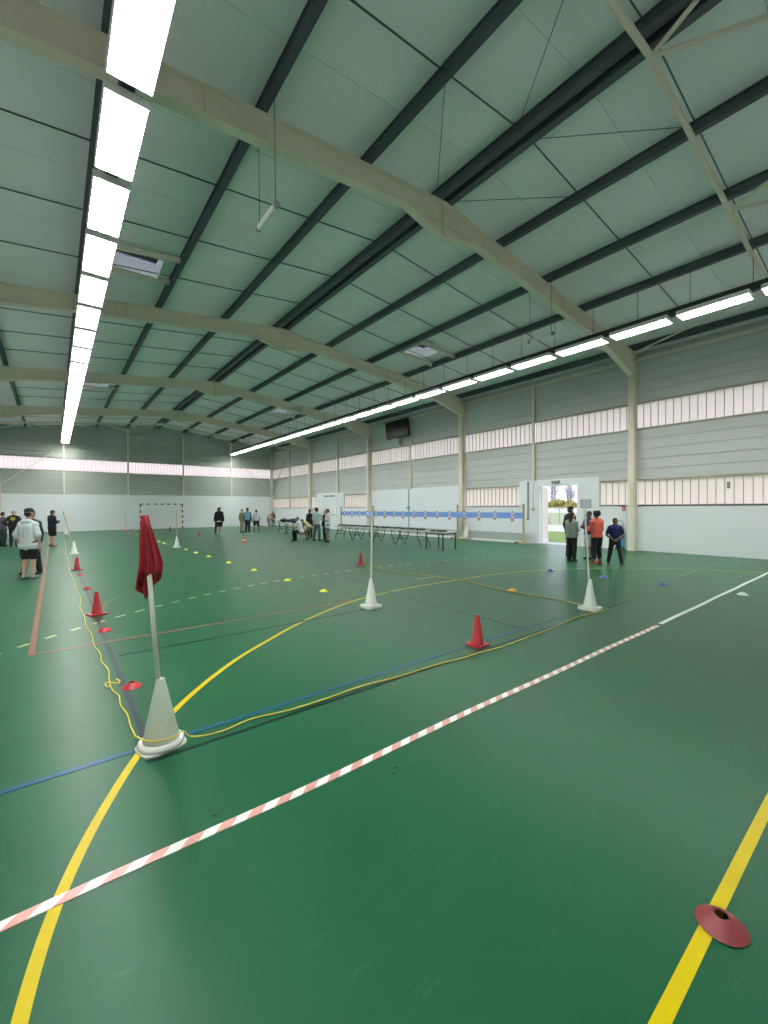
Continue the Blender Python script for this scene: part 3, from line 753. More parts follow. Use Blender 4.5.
MB().lathe([(0.05, 0.54), (0.065, 0.56), (0.05, 0.58)], 12, sx=0.7).build('tie', M['wood'], t)
# trolley near the first column
t = thing('bag_trolley', 'dark loop handled trolley with a blue bag by the column', 'trolley', (R - 0.17, 6.4, 0))
MB().tube(smooth_path([(0, -0.11, 0.1), (0, -0.11, 0.85), (0, -0.06, 1.0), (0, 0.06, 1.0), (0, 0.11, 0.85), (0, 0.11, 0.1)]), 0.012, 6).build('handle_loop', M['greyp'], t)
MB().box(-0.12, 0.05, -0.12, 0.12, 0.42, 0.72).box(-0.10, 0.05, -0.06, 0.14, 0.72, 0.80).build('dark_case', M['navy'], t)
MB().lathe([(0.0, 0.06), (0.09, 0.06), (0.12, 0.12), (0.125, 0.36), (0.08, 0.42), (0.0, 0.42)], 14, sx=0.8).build('blue_bag', M['bluebag'], t, smooth=True)
for yy in (-0.12, 0.12): MB().tube([(-0.02, yy - 0.015, 0.05), (-0.02, yy + 0.015, 0.05)], 0.05, 12).build('wheel', M['black'], t)

# ---------------------------------------------------------------- tables
def folding_table(loc, length, lab, cat='table', depth=0.62, h=0.64, top='tabletop'):
    t = thing('folding_table', lab, cat, loc, 0, 'tables of the shooting range')
    MB().box(0, depth, 0, length, h - 0.035, h).build('table_top', M[top], t)
    for i, y in enumerate((0.22, length - 0.22)):
        sgn = 1 if i == 0 else -1
        for x in (0.07, depth - 0.07):
            MB().tube(smooth_path([(x, y, h - 0.035), (x, y, h - 0.22), (x, y - sgn * 0.03, h - 0.32), (x, y - sgn * 0.17, 0.12), (x, y - sgn * 0.18, 0.0)], 4), 0.017, 6).build('leg', M['black'], t)
        MB().tube([(0.07, y - sgn * 0.05, 0.26), (depth - 0.07, y - sgn * 0.05, 0.26)], 0.011, 6).build('stretcher', M['black'], t)
        MB().tube([(depth / 2, y, h - 0.25), (depth / 2, y + sgn * 0.3, h - 0.04)], 0.009, 6).tube([(0.07, y, h - 0.25), (depth - 0.07, y, h - 0.25)], 0.009, 6).build('brace', M['black'], t)
    return t
TY = [11.55, 13.10, 14.65, 16.20]
TL = ['folding table next to the black square-legged table', 'second folding table from the black square-legged table', 'third folding table from the black square-legged table', 'folding table nearest the standing group in white shirts']
for y, lab in zip(TY, TL): folding_table((10.82, y, 0), 1.5, lab)
t = thing('square_table', 'black square-legged table at the door end of the table row', 'table', (10.62, 10.18, 0), math.radians(-3))
MB().box(0, 0.68, 0, 0.95, 0.60, 0.63).build('table_top', M['tabletop'], t)
MB().box(0.01, 0.67, 0.01, 0.94, 0.55, 0.60).build('apron', M['black'], t)
for x in (0.02, 0.63):
    for y in (0.02, 0.90): MB().box(x, x + 0.035, y, y + 0.035, 0, 0.55).build('leg', M['black'], t)
def case(loc, l, w, rot, lab, hgt=0.06):
    t = thing('equipment_case', lab, 'case', loc, rot, 'black cases on the tables')
    MB().box(-w / 2, w / 2, -l / 2, l / 2, 0, hgt * 0.55).build('base', M['black'], t)
    MB().box(-w / 2 + 0.005, w / 2 - 0.005, -l / 2 + 0.005, l / 2 - 0.005, hgt * 0.55, hgt).build('lid', M['black'], t)
    MB().box(-w / 2 - 0.02, -w / 2, -0.07, 0.07, hgt * 0.25, hgt * 0.6).build('handle', M['greyp'], t)
case((10.95, 10.7, 0.63), 0.6, 0.25, 0.05, 'flat black case lying on the square-legged table')
for i, y in enumerate((11.95, 12.6, 13.5, 14.15, 15.1, 15.75, 16.6, 17.3)):
    case((11.1 + 0.05 * (i % 3), y, 0.64), 0.55, 0.3, 0.1 * (i % 2), 'flat black case on the folding tables, %s from the door end' % ORD[i])
folding_table((10.6, 21.6, 0), 1.3, 'far folding table with a dark blue bag', depth=0.62)
folding_table((10.9, 23.2, 0), 1.3, 'far folding table with a black heap of clothes', depth=0.62)
folding_table((14.2, 31.6, 0), 1.2, 'white folding table in the far right corner', depth=0.6, top='card')
def heap(loc, r, m, lab, cat, name):
    mb = MB(); rnd = random.Random(lab)
    for k in range(6): mb.ell((rnd.uniform(-r, r) * 0.6, rnd.uniform(-r, r) * 0.9, 0.09 + 0.03 * k % 0.1), (r * 0.5, r * 0.5, 0.1), 10, 7)
    o = mb.build(name, m, smooth=True); o.location = loc
    tag(o, lab, cat); mod = o.modifiers.new('r', 'REMESH'); mod.mode = 'VOXEL'; mod.voxel_size = 0.02; REM.append(o)
REM = []
heap((10.9, 22.2, 0.65), 0.32, M['navy'], 'dark blue sports bag on a far folding table', 'bag', 'sports_bag')
heap((11.2, 23.9, 0.65), 0.36, M['black'], 'black heap of clothes on a far folding table', 'clothes', 'clothes_heap')

# ---------------------------------------------------------------- cones, poles, discs
def cone_mesh(h, r, m, base, seg=28):
    mb = MB()
    mb.lathe([(r * 0.86, base), (r * 0.80, base + 0.01), (0.022, h - 0.006), (0.018, h), (0.0, h)], seg)
    return mb
def square_base(a, base):
    q = a * 0.75; pts = [(a, q), (q, a), (-q, a), (-a, q), (-a, -q), (-q, -a), (q, -a), (a, -q)]
    return MB().prism(pts, 'z', 0, base)
RC = cone_mesh(0.33, 0.085, None, 0.02).mesh('body', M['red'], True); RB = square_base(0.105, 0.02).mesh('base', M['red'])
OC = cone_mesh(0.33, 0.085, None, 0.02).mesh('body', M['orange'], True); OB = square_base(0.105, 0.02).mesh('base', M['orange'])
OS = MB().lathe([(0.060, 0.13), (0.045, 0.20)], 24).mesh('stripe', M['card'])
WC = cone_mesh(0.44, 0.115, None, 0.035).mesh('body', M['pvcwhite'], True); WBm = square_base(0.135, 0.035).mesh('base', M['pvcwhite'])
POLE = {k: MB().tube([(0, 0, 0), (0, 0, 1)], 0.014, 10).mesh('pole', M[k]) for k in ('pole', 'tan')}
def place_cone(x, y, lab, kind='red', pole=None, lean=(0, 0), ptop=1.5, group=None, tilt=0):
    name = 'pole_cone' if pole else 'marker_cone'
    t = thing(name, lab, 'cone', (x, y, 0), tilt, group or {'red': 'red cones', 'orange': 'orange cones', 'white': 'white cones'}[kind])
    inst('body', {'red': RC, 'orange': OC, 'white': WC}[kind], t); inst('base', {'red': RB, 'orange': OB, 'white': WBm}[kind], t)
    if kind == 'orange':
        s2 = MB().lathe([(0.056, 0.125), (0.0425, 0.19), (0.0405, 0.19), (0.053, 0.125)], 24, closed=True).build('stripe', M['card'], t)
    if pole:
        p0 = Vector((0, 0, 0.12)); v = Vector((lean[0], lean[1], ptop)) - p0
        o = inst('pole', POLE[pole], t, p0, None, (1, 1, v.length)); o.rotation_euler = v.to_track_quat('Z', 'Y').to_euler()
    return t
place_cone(3.62, 2.96, 'red cone standing by the blue line in the near court', 'red')
place_cone(6.35, 9.05, 'red cone in the middle distance behind the white pole', 'red')
place_cone(0.48, 7.23, 'larger red cone on the dark line left of the flag', 'red', tilt=0.4)
place_cone(0.46, 12.89, 'red cone farther along the dark left line', 'red', tilt=0.2)
place_cone(6.27, 31.5, 'farthest red cone in front of the goal', 'red')
place_cone(6.24, 24.1, 'red cone left of the black-clad people', 'red')
place_cone(3.77, 5.11, 'white cone with a tall white pole in the court centre', 'white', 'pole', (0.02, -0.01), 1.5)
place_cone(6.17, 2.96, 'white cone with a leaning white pole in front of the right group', 'white', 'pole', (-0.06, 0.045), 1.46)
place_cone(0.55, 17.6, 'white cone with a leaning tan pole on the left line', 'white', 'tan', (-0.28, 0.2), 1.45)
place_cone(0.62, 32.2, 'small white cone at the far end of the left line', 'white')
place_cone(3.78, 17.84, 'white cone with a tan pole in front of the goal', 'white', 'tan', (0.0, 0.0), 1.45)
place_cone(3.86, 33.0, 'orange cone with a pole left of the goal', 'orange', 'tan', (0.0, 0.0), 1.5)
place_cone(6.44, 17.9, 'orange cone with a white stripe in the far court', 'orange')

def disc_mesh(name, m):
    mb = MB(); prof = [(0.076, 0.0), (0.078, 0.003), (0.027, 0.042), (0.022, 0.042), (0.020, 0.038), (0.068, 0.0)]
    mb.lathe(prof, 28, closed=True); return mb.mesh(name, m, False)
DM = {k: disc_mesh('marker_disc', M[k]) for k in ('red', 'redn', 'yel', 'blue', 'whited', 'amber')}
def disc(x, y, m, lab, group):
    o = inst('marker_disc', DM[m], None, (x, y, 0.003)); tag(o, lab, 'marker disc', group)
disc(1.86, 0.425, 'redn', 'dark red marker disc lying on the near yellow line', 'red marker discs')
for (x, y, lab) in ((0.51, 4.09, 'red marker disc nearest the flag'), (0.49, 6.19, 'red marker disc just before the larger red cone'), (0.50, 9.65, 'red marker disc just behind the larger red cone'),
                    (0.47, 11.67, 'red marker disc just before the farther red cone'), (0.55, 15.3, 'red marker disc just before the leaning tan pole'), (0.66, 20.3, 'farthest red marker disc on the left line')):
    disc(x, y, 'red', lab, 'red marker discs')
for i, y in enumerate((6.6, 8.08, 9.93, 11.77, 13.69, 15.17, 16.52, 20.36, 21.58, 26.33, 27.85, 30.75)):
    disc(3.81, y, 'yel', '%s yellow marker disc from the camera in the long row' % ORD[i], 'yellow marker discs')
disc(4.49, 33.6, 'yel', 'yellow marker disc farthest away by the left goal post', 'yellow marker discs')
disc(9.13, 5.3, 'blue', 'blue marker disc nearest the open door', 'blue marker discs'); disc(9.13, 4.1, 'blue', 'blue marker disc in front of the boy in blue', 'blue marker discs')
disc(9.11, 3.0, 'blue', 'blue marker disc farthest right, near the white tape', 'blue marker discs')
disc(9.11, 1.81, 'whited', 'pale white marker disc beyond the white tape', 'white marker discs'); disc(6.48, 4.5, 'amber', 'amber marker disc on the tan rope', 'amber marker discs')

# flag cone
t = thing('flag_cone', 'white cone with a leaning pole and red flag in the foreground', 'flag', (0.525, 2.96, 0), math.radians(12))
mb = MB(); sq = []
for k in range(40):
    a = 2 * math.pi * k / 40; c, s_ = math.cos(a), math.sin(a)
    sq.append((math.copysign(abs(c) ** 0.55, c) * 0.135, math.copysign(abs(s_) ** 0.55, s_) * 0.115))
mb.prism(sq, 'z', 0.0, 0.012); mb.build('base_plate', M['pvcwhite'], t)
mb = MB(); mb.lathe([(0.10, 0.012), (0.126, 0.014), (0.133, 0.026), (0.130, 0.042), (0.118, 0.050), (0.106, 0.050), (0.10, 0.04)], 40); mb.build('base_ring', M['card'], t, True)
mb = MB(); mb.lathe([(0.108, 0.03), (0.104, 0.055), (0.0245, 0.425), (0.021, 0.430), (0.016, 0.430)], 40); mb.build('body', M['pvcgrey'], t, True)
_ln = Vector((-0.075, 0.03, 1.45)) - Vector((0, 0, 0.2))
rot12 = Matrix.Rotation(-math.radians(12), 3, 'Z')
_ln = rot12 @ _ln
pl = inst('pole', MB().tube([(0, 0, 0), (0, 0, _ln.length)], 0.0145, 14).mesh('pole', M['pole'], True), t, (0, 0, 0.2)); pl.rotation_euler = _ln.to_track_quat('Z', 'Y').to_euler()
# flag cloth: draped from the pole top, pleated, longer on the left
def lerp_tab(tab, x):
    for (a, fa), (b, fb) in zip(tab, tab[1:]):
        if x <= b: return fa + (fb - fa) * max(0.0, (x - a)) / (b - a)
    return tab[-1][1]
def flag_mesh():
    NU, NV = 72, 48; vs_ = []; fs = []
    dirv = _ln.normalized(); top = Vector((0, 0, 0.2)) + _ln + dirv * 0.012
    ca = math.atan2(0.525, 2.96)                       # the cloth is spread across the line of sight
    camr = rot12 @ Vector((math.cos(ca), -math.sin(ca), 0)); camf = rot12 @ Vector((math.sin(ca), math.cos(ca), 0))
    for j in range(NV + 1):
        v = j / NV
        for i in range(NU + 1):
            u = i / NU
            d = v * lerp_tab([(0, .46), (.15, .49), (.3, .53), (.5, .515), (.75, .455), (1, .385)], u)
            le = lerp_tab([(0, -.018), (.14, -.04), (.31, -.055), (.46, -.080), (.53, -.060)], d)
            ri = lerp_tab([(0, .020), (.14, .043), (.31, .082), (.40, .068), (.46, .050), (.53, .03)], d)
            if d > .385: ri = max(ri, .02)
            k = min(1.0, d / .12)
            x = le + (ri - le) * (u + .035 * k * math.sin(u * 19 + d * 9))
            w = min(1.0, max(0.0, (d - .355) / .05)); w = w * w * (3 - 2 * w)
            y = -.040 * min(1, .5 + d / .1) * (1 - w) * (1 - (2 * u - 1) ** 2 * .6) + .024 * w + .016 * k * math.sin(u * 21 + d * 6 + .8) * (.5 + d * 1.6)
            if d < .39 or abs(x) > .025: y = min(y, -.019) if (d < .36 and abs(x) < .022) else y
            else: y = max(y, .018)
            vs_.append(top - dirv * d + camr * x + camf * y)
    for j in range(NV):
        for i in range(NU):
            a = j * (NU + 1) + i; fs.append((a, a + 1, a + NU + 2, a + NU + 1))
    b = MB(); b.add(vs_, fs)
    back = []
    for j in range(NV + 1):                            # the far fold of the cloth
        d = j / NV * .42
        le = lerp_tab([(0, -.018), (.14, -.035), (.31, -.045), (.46, -.05)], d); ri = lerp_tab([(0, .020), (.14, .040), (.31, .072), (.46, .05)], d)
        for i in range(13):
            u = i / 12; back.append(top - dirv * d + camr * (le + (ri - le) * u) + camf * (.020 + .03 * min(1, d / .2) + .008 * math.sin(u * 14 + 8 * d)))
    b.add(back, [(j * 13 + i, (j + 1) * 13 + i, (j + 1) * 13 + i + 1, j * 13 + i + 1) for j in range(NV) for i in range(12)])
    return b
fo = flag_mesh().build('flag_cloth', M['flag'], t, True)
sm = fo.modifiers.new('s', 'SOLIDIFY'); sm.thickness = 0.003

# ---------------------------------------------------------------- ropes and tapes on the floor
def rope(pts, r, m, lab, name='rope'):
    o = MB().tube(smooth_path([(x, y, z) for x, y, z in pts], 5), r, 7).build(name, m, None, True); return tag(o, lab, 'rope', 'ropes on the floor')
rz0 = 0.009
from mathutils import Quaternion
def px_floor(u, v, z=0.0):
    x, y = u - 384, v - 512
    c, s_ = math.cos(ROLL), math.sin(ROLL); x, y = (c * x + s_ * y) / F_PX, (-s_ * x + c * y) / F_PX
    d = _x0 * x - _up0 * y + _fw
    k = (z - 1.5) / d.z
    return (d.x * k, d.y * k)
# left rope, laid out in metres on the floor (loops round the flag cone and runs on to the right)
Lr = [(0.46, 33.0), (0.42, 24.0), (0.34, 18.0), (0.34, 15.0), (0.30, 12.7), (0.34, 10.8), (0.33, 9.6), (0.35, 8.7), (0.31, 7.9), (0.33, 7.2), (0.32, 6.6), (0.35, 6.1), (0.34, 5.6), (0.37, 5.25), (0.36, 4.95), (0.39, 4.65), (0.37, 4.35), (0.37, 4.12), (0.40, 3.95), (0.39, 3.75), (0.41, 3.55), (0.405, 3.35), (0.41, 3.2)]
pts = [(x, y, rz0) for x, y in Lr] + [(0.40, 3.10, 0.04), (0.395, 3.0, 0.085), (0.43, 2.90, 0.09), (0.50, 2.845, 0.09), (0.58, 2.85, 0.088), (0.64, 2.90, 0.08), (0.68, 2.91, 0.03)]
Rr = [(0.76, 2.90), (0.9, 2.88), (1.1, 2.915), (1.35, 2.87), (1.7, 2.86), (2.0, 2.875), (2.4, 2.83), (2.8, 2.82), (3.2, 2.78), (3.45, 2.775), (3.8, 2.74), (4.3, 2.76), (4.9, 2.78), (5.5, 2.83), (5.95, 2.80), (6.17, 2.77), (6.36, 2.80)]
pts += [(x, y, rz0) for x, y in Rr]
rope(pts, 0.0048, M['rope'], 'yellow rope looped round the flag cone and along the floor')
rope([(6.30, 3.12, rz0), (6.37, 3.55, rz0), (6.37, 4.2, rz0), (6.37, 4.7, rz0), (6.56, 5.6, rz0), (6.52, 6.4, rz0), (6.3, 7.3, rz0), (6.34, 8.9, rz0)], 0.008, M['ropeo'], 'tan rope running from the leaning pole cone to the distant red cone')
rope([(0.365, 4.16, 0.02), (0.335, 4.20, 0.02), (0.34, 4.26, 0.024), (0.38, 4.24, 0.026), (0.42, 4.22, 0.012), (0.44, 4.27, 0.012), (0.42, 4.34, 0.012)], 0.006, M['rope'], 'short knotted yellow rope end beside the nearest red disc on the line')
def floor_tape(x0, x1, y0, y1, w, m, lab):
    n = 60; mb = MB(); vs_ = []
    for i in range(n + 1):
        f = i / n; x = x0 + (x1 - x0) * f; y = y0 + (y1 - y0) * f + 0.004 * math.sin(x * 3.1) - 0.02 * math.exp(-((x - 0.9) / 0.7) ** 2)
        vs_ += [(x, y - w / 2, 0.0), (x, y + w / 2, 0.0), (x, y - w / 2, 0.0035), (x, y + w / 2, 0.0035)]
    fs = []
    for i in range(n):
        a, b = 4 * i, 4 * i + 4; fs += [(a + 2, b + 2, b + 3, a + 3), (a, b, b + 2, a + 2), (a + 1, a + 3, b + 3, b + 1), (a, a + 1, b + 1, b)]
    fs += [(0, 2, 3, 1), (4 * n, 4 * n + 1, 4 * n + 3, 4 * n + 2)]
    mb.add(vs_, fs); tag(mb.build('floor_tape', m), lab, 'tape', 'tapes across the floor')
floor_tape(-1.2, 5.95, 2.04, 2.015, 0.05, M['tape'], 'red and white striped barrier tape stuck across the near floor')
floor_tape(6.08, 13.6, 2.02, 2.06, 0.05, M['tapew'], 'plain white tape continuing the striped tape to the right')
# the floor's small dark specks
for i, (u, v) in enumerate(((395, 767), (393, 773), (662, 645), (633, 629), (215, 815))):
    x, y = px_floor(u, v)
    o = MB().lathe([(0.0, 0), (0.012, 0.0), (0.009, 0.004), (0.0, 0.005)], 7).build('debris_crumb', M['black']); o.location = (x, y, 0); tag(o, 'tiny dark crumb on the floor, %s' % ('left of the pair below the tape', 'lower of the pair below the tape', 'right of the tape end', 'far right one', 'below the flag cone')[i], 'crumb', 'crumbs on the floor')

# ---------------------------------------------------------------- handball goal
t = thing('handball_goal', 'handball goal with black and white striped posts and net', 'goal', (6.42, 35.0, 0))
gw, gh, gp = 1.41, 1.83, 0.075
def striped(p0, p1, n, first):
    p0 = Vector(p0); p1 = Vector(p1)
    for i in range(n):
        a = p0.lerp(p1, i / n); b = p0.lerp(p1, (i + 1) / n)
        lo = [min(a[k], b[k]) - (gp / 2 if abs(a[k] - b[k]) < 1e-6 else 0) for k in range(3)]
        hi = [max(a[k], b[k]) + (gp / 2 if abs(a[k] - b[k]) < 1e-6 else 0) for k in range(3)]
        MB().box(lo[0], hi[0], lo[1], hi[1], lo[2], hi[2]).build('stripe_segment', M['black'] if (i + first) % 2 == 0 else M['card'], t)
striped((-gw, 0, 0), (-gw, 0, gh), 9, 0); striped((gw, 0, 0), (gw, 0, gh), 9, 0); striped((-gw - gp / 2, 0, gh + gp / 2), (gw + gp / 2, 0, gh + gp / 2), 13, 0)
for sx in (-1, 1):
    MB().tube([(sx * gw, 0, gh), (sx * gw, 0.55, gh), (sx * gw, 0.9, 0.02), (sx * gw, 0, 0.02)], 0.018, 6).build('net_hoop', M['net'], t)
net = MB()
for i in range(19):
    x = -gw + 2 * gw * i / 18; net.tube([(x, 0, gh), (x, 0.55, gh), (x, 0.9, 0.02)], 0.003, 3)
for i in range(13):
    z = 0.02 + (gh - 0.02) * i / 12; y = 0.9 - 0.35 * i / 12; net.tube([(-gw, 0.0, z), (-gw, y, z), (gw, y, z), (gw, 0.0, z)], 0.003, 3)
o = net.build('net', M['net'], t); o['kind'] = 'stuff'

# small stools in the far group
for (x, y, lab) in ((9.62, 25.2, 'small stool with white seat left of the child in white'), (10.5, 25.3, 'small stool with white seat right of the child in white')):
    t = thing('stool', lab, 'stool', (x, y, 0), 0.3, 'small stools')
    MB().lathe([(0.0, 0.40), (0.15, 0.40), (0.16, 0.415), (0.15, 0.43), (0.0, 0.43)], 16).build('seat', M['card'], t)
    for k in range(4):
        a = math.pi / 4 + k * math.pi / 2
        MB().tube([(0.10 * math.cos(a), 0.10 * math.sin(a), 0.40), (0.15 * math.cos(a), 0.15 * math.sin(a), 0.0)], 0.012, 6).build('leg', M['wood'], t)

# ---------------------------------------------------------------- outdoors beyond the open door
gx0, gx1 = R + 0.17, 150.0
def ground(name, x0, x1, m, lab, z=-0.02, y0=-60, y1=120):
    o = MB().box(x0, x1, y0, y1, z - 0.2, z).build(name, m); struct(o); return o
ground('ground_grass', gx0 + 1.0, 24.5, M['grass'], '')
ground('ground_threshold', gx0 - 0.05, gx0 + 1.0, M['path'], '', -0.015)
ground('ground_path', 24.5, 33.0, M['path'], '')
ground('ground_field', 33.0, 320.0, M['field'], '', -0.02, -300, 420)
t = thing('garden_wall', 'low white wall across the field seen through the door', 'wall', (99, 54, 0))
MB().box(-0.2, 0.2, -40, 40, 0, 1.15).build('wall_body', M['card'], t); MB().box(-0.3, 0.3, -40, 40, 1.15, 1.3).build('coping', M['card'], t)
rnd = random.Random(3)
shl = ['left', 'second', 'third', 'fourth', 'fifth', 'right']
for i in range(6):
    y = 47.5 + i * 3.6
    mb = MB()
    for k in range(30): mb.ell((rnd.uniform(-1.0, 1.0), -1.12 + 2.24 * (k % 6) / 5, rnd.uniform(0.4, 3.0)), (0.8, 0.60, 0.62), 10, 7)
    t = thing('shrub', '%s yellow-green shrub behind the white wall outdoors' % ['rightmost', 'second from right', 'third from right', 'third from left', 'second from left', 'leftmost'][i], 'shrub', (104, y, 0), 0, 'shrubs outdoors')
    o = mb.build('foliage', M['shrub'], t, True); mod = o.modifiers.new('r', 'REMESH'); mod.mode = 'VOXEL'; mod.voxel_size = 0.12; REM.append(o)
    d = o.modifiers.new('d', 'DISPLACE'); tx_ = bpy.data.textures.new('leaf', 'CLOUDS'); tx_.noise_scale = 0.25; d.texture = tx_; d.strength = 0.5
    MB().tube([(0, 0, 0), (0, 0, 1.2)], 0.12, 7).build('stem', M['bark'], t)
for i in range(7):
    y = 57.0 + i * 2.5; hgt = rnd.uniform(10, 13)
    mb = MB(); mb.tube([(0, 0, 0), (rnd.uniform(-.2, .2), rnd.uniform(-.2, .2), hgt * 0.5), (rnd.uniform(-.3, .3), rnd.uniform(-.3, .3), hgt)], [0.2, 0.12, 0.03], 7)
    t = thing('bare_tree', '%s bare tree against the sky outdoors' % ['rightmost', 'second from right', 'third from right', 'middle', 'third from left', 'second from left', 'leftmost'][i], 'tree', (118 + 2.6 * (i % 2), y, 0), 0, 'bare trees outdoors')
    mb.build('trunk', M['bark'], t)
    br = MB()
    for k in range(90):
        z = hgt * rnd.uniform(0.12, 0.95); a = rnd.uniform(0, 6.28); l = min(1.45, (hgt - z) * 0.35 + 0.5)
        m_ = Vector((l * 0.5 * math.cos(a), l * 0.5 * math.sin(a), z + l * 0.6)); e_ = Vector((l * 0.8 * math.cos(a), l * 0.8 * math.sin(a), z + l * 1.5))
        br.tube([(0, 0, z), m_, e_], [0.05, 0.035, 0.012], 4)
        for q in range(3):
            a2 = rnd.uniform(0, 6.28); p_ = m_.lerp(e_, rnd.random()); br.tube([p_, p_ + Vector((.35 * math.cos(a2) * .6, .35 * math.sin(a2) * .6, .7))], [0.022, 0.01], 3)
    br.build('branches', M['bark'], t)
x, y = 33.5, 18.9
t = thing('sign_post', 'thin grey post standing in the field outdoors', 'post', (37.0, 20.6, 0)); MB().tube([(0, 0, 0), (0, 0, 1.35)], 0.04, 7).build('pole', M['greyp'], t); MB().tube([(0, -0.45, 1.35), (0, 0.45, 1.35)], 0.03, 7).build('crossbar', M['greyp'], t)
t = thing('dry_plant', 'brown dry plant clump at the edge of the path outdoors', 'plant', (34.2, 20.6, 0))
mb = MB()
for k in range(40):
    a = rnd.uniform(0, 6.28); l = rnd.uniform(0.2, 0.8); q = rnd.uniform(0.05, 0.7)
    mb.tube([(q * math.cos(a) * 0.5, q * math.sin(a), 0), (q * math.cos(a), q * 1.3 * math.sin(a), l)], [0.03, 0.006], 4)
mb.build('stalks', M['brownplant'], t)
# ---------------------------------------------------------------- people
SK = {'light': mat('skin_light', (0.52, 0.33, 0.25), 0.55, var=0.06, scale=20), 'mid': mat('skin_mid', (0.36, 0.21, 0.14), 0.55, var=0.06, scale=20), 'dark': mat('skin_dark', (0.14, 0.075, 0.05), 0.55, var=0.06, scale=20)}
FAB = {}
def fab(name, col):
    if name not in FAB: FAB[name] = mat('fabric_' + name, col, 0.85, var=0.12, scale=18, bump=0.15, bscale=120)
    return FAB[name]
EYE = mat('eye_dark', (0.02, 0.015, 0.012), 0.3); LIP = mat('lip', (0.35, 0.12, 0.10), 0.5)
def remesh(o, v, it=2):
    m = o.modifiers.new('r', 'REMESH'); m.mode = 'VOXEL'; m.voxel_size = v
    s = o.modifiers.new('s', 'SMOOTH'); s.factor = 0.5; s.iterations = it
def person(lab, loc, H, rot, skin='light', top=('white', (0.7, 0.7, 0.7)), bot=('black', (0.015, 0.015, 0.018)), shoe=('blackshoe', (0.02, 0.02, 0.022)),
           hair=('dark', (0.02, 0.015, 0.012)), hstyle='short', sleeve=1.0, leg=1.0, loose=1.0, J=None, cap=None, hood=False, vest=None, emblem=None,
           torso_len=0.0, head_yaw=0.0, voxel=0.010, tuck=None, group=None, hem=None):
    t = thing('person', lab, 'person', (loc[0], loc[1], 0), math.radians(rot), group)
    j = dict(pel=(0, 0, .52), che=(0, -.005, .77), nk=(0, -.008, .845), hd=(0, .012, .925),
             shL=(-.098, -.005, .800), shR=(.098, -.005, .800), elL=(-.135, -.015, .635), elR=(.135, -.015, .635), wrL=(-.14, .03, .49), wrR=(.14, .03, .49),
             hpL=(-.05, 0, .505), hpR=(.05, 0, .505), knL=(-.055, .012, .285), knR=(.055, .012, .285), anL=(-.06, -.01, .045), anR=(.06, -.01, .045))
    if J: j.update(J)
    P = {k: Vector(v) * H for k, v in j.items()}
    # ---- body
    b = MB()
    hc = P['hd']; RY = Matrix.Rotation(head_yaw, 3, 'Z'); hl = lambda x, y, z: hc + RY @ (Vector((x, y, z)) * H)
    b.ell(hl(0, -.008, .012), (.046 * H, .056 * H, .056 * H), 18, 12); b.ell(hl(0, .014, -.022), (.036 * H, .040 * H, .046 * H), 16, 10)
    b.cap(hl(0, .048, .004), hl(0, .060, -.018), .006 * H, .009 * H, 8)
    for s_ in (-1, 1): b.ell(hl(s_ * .047, -.004, -.008), (.008 * H, .014 * H, .020 * H), 8, 6)
    b.cap(P['nk'] - Vector((0, 0, .03 * H)), hl(0, -.008, -.03), .034 * H, .030 * H)
    che, pel = P['che'], P['pel']
    for s_, sh in ((-1, 'shL'), (1, 'shR')):
        b.cap(che + (P[sh] - che) * 0.15 - Vector((0, 0, .01 * H)), P[sh] - Vector((0, 0, .012 * H)), .046 * H, .033 * H)
        b.cap(pel + Vector((s_ * .035 * H, 0, .03 * H)), che.lerp(P[sh], 0.45) - Vector((0, 0, .04 * H)), .052 * H, .058 * H)
        b.cap(P[sh] - Vector((0, 0, .014 * H)), P['nk'] - Vector((0, 0, .008 * H)), .026 * H, .028 * H)
    b.cap(P['hpL'], P['hpR'], .060 * H, .060 * H); b.cap(pel, che, .058 * H, .06 * H)
    for q in 'LR':
        b.cap(P['sh' + q], P['el' + q], .030 * H, .025 * H); b.cap(P['el' + q], P['wr' + q], .025 * H, .017 * H)
        b.cap(P['hp' + q], P['kn' + q], .052 * H, .034 * H); b.cap(P['kn' + q] + Vector((0, 0, 0)), P['kn' + q].lerp(P['an' + q], .35) + Vector((0, -.006 * H, 0)), .034 * H, .033 * H)
        b.cap(P['kn' + q].lerp(P['an' + q], .35) + Vector((0, -.006 * H, 0)), P['an' + q], .033 * H, .021 * H)
        f0 = P['an' + q]; b.cap(f0 + Vector((0, -.02 * H, -.022 * H)), f0 + Vector((0, .085 * H, -.028 * H)), .022 * H, .016 * H)
        # hand: palm, four fingers, thumb
        d = (P['wr' + q] - P['el' + q]).normalized(); sd = -1 if q == 'L' else 1
        side = d.cross(Vector((sd, 0, 0))); side = side.normalized() if side.length > .1 else Vector((0, 1, 0))
        if side.y < 0: side = -side
        nrm = d.cross(side).normalized() * 1.0
        if nrm.x * sd > 0: nrm = -nrm
        w = P['wr' + q]; pal = w + d * .045 * H
        b.cap(w, pal - side * .012 * H, .016 * H, .013 * H, 8); b.cap(w, pal + side * .012 * H, .016 * H, .013 * H, 8)
        for i, ln in enumerate((.036, .043, .040, .030)):
            r0 = pal + side * (.020 - .0135 * i) * H; k1 = r0 + d * ln * .6 * H + nrm * .006 * H; k2 = k1 + d * ln * .45 * H + nrm * .015 * H
            b.cap(r0, k1, .0062 * H, .0056 * H, 7); b.cap(k1, k2, .0056 * H, .0048 * H, 7)
        b.cap(w + d * .012 * H + side * .014 * H, w + d * .045 * H + side * .034 * H + nrm * .01 * H, .0085 * H, .0065 * H, 7)
    body = b.build('body', SK[skin], t, True); remesh(body, voxel)
    eb = MB()
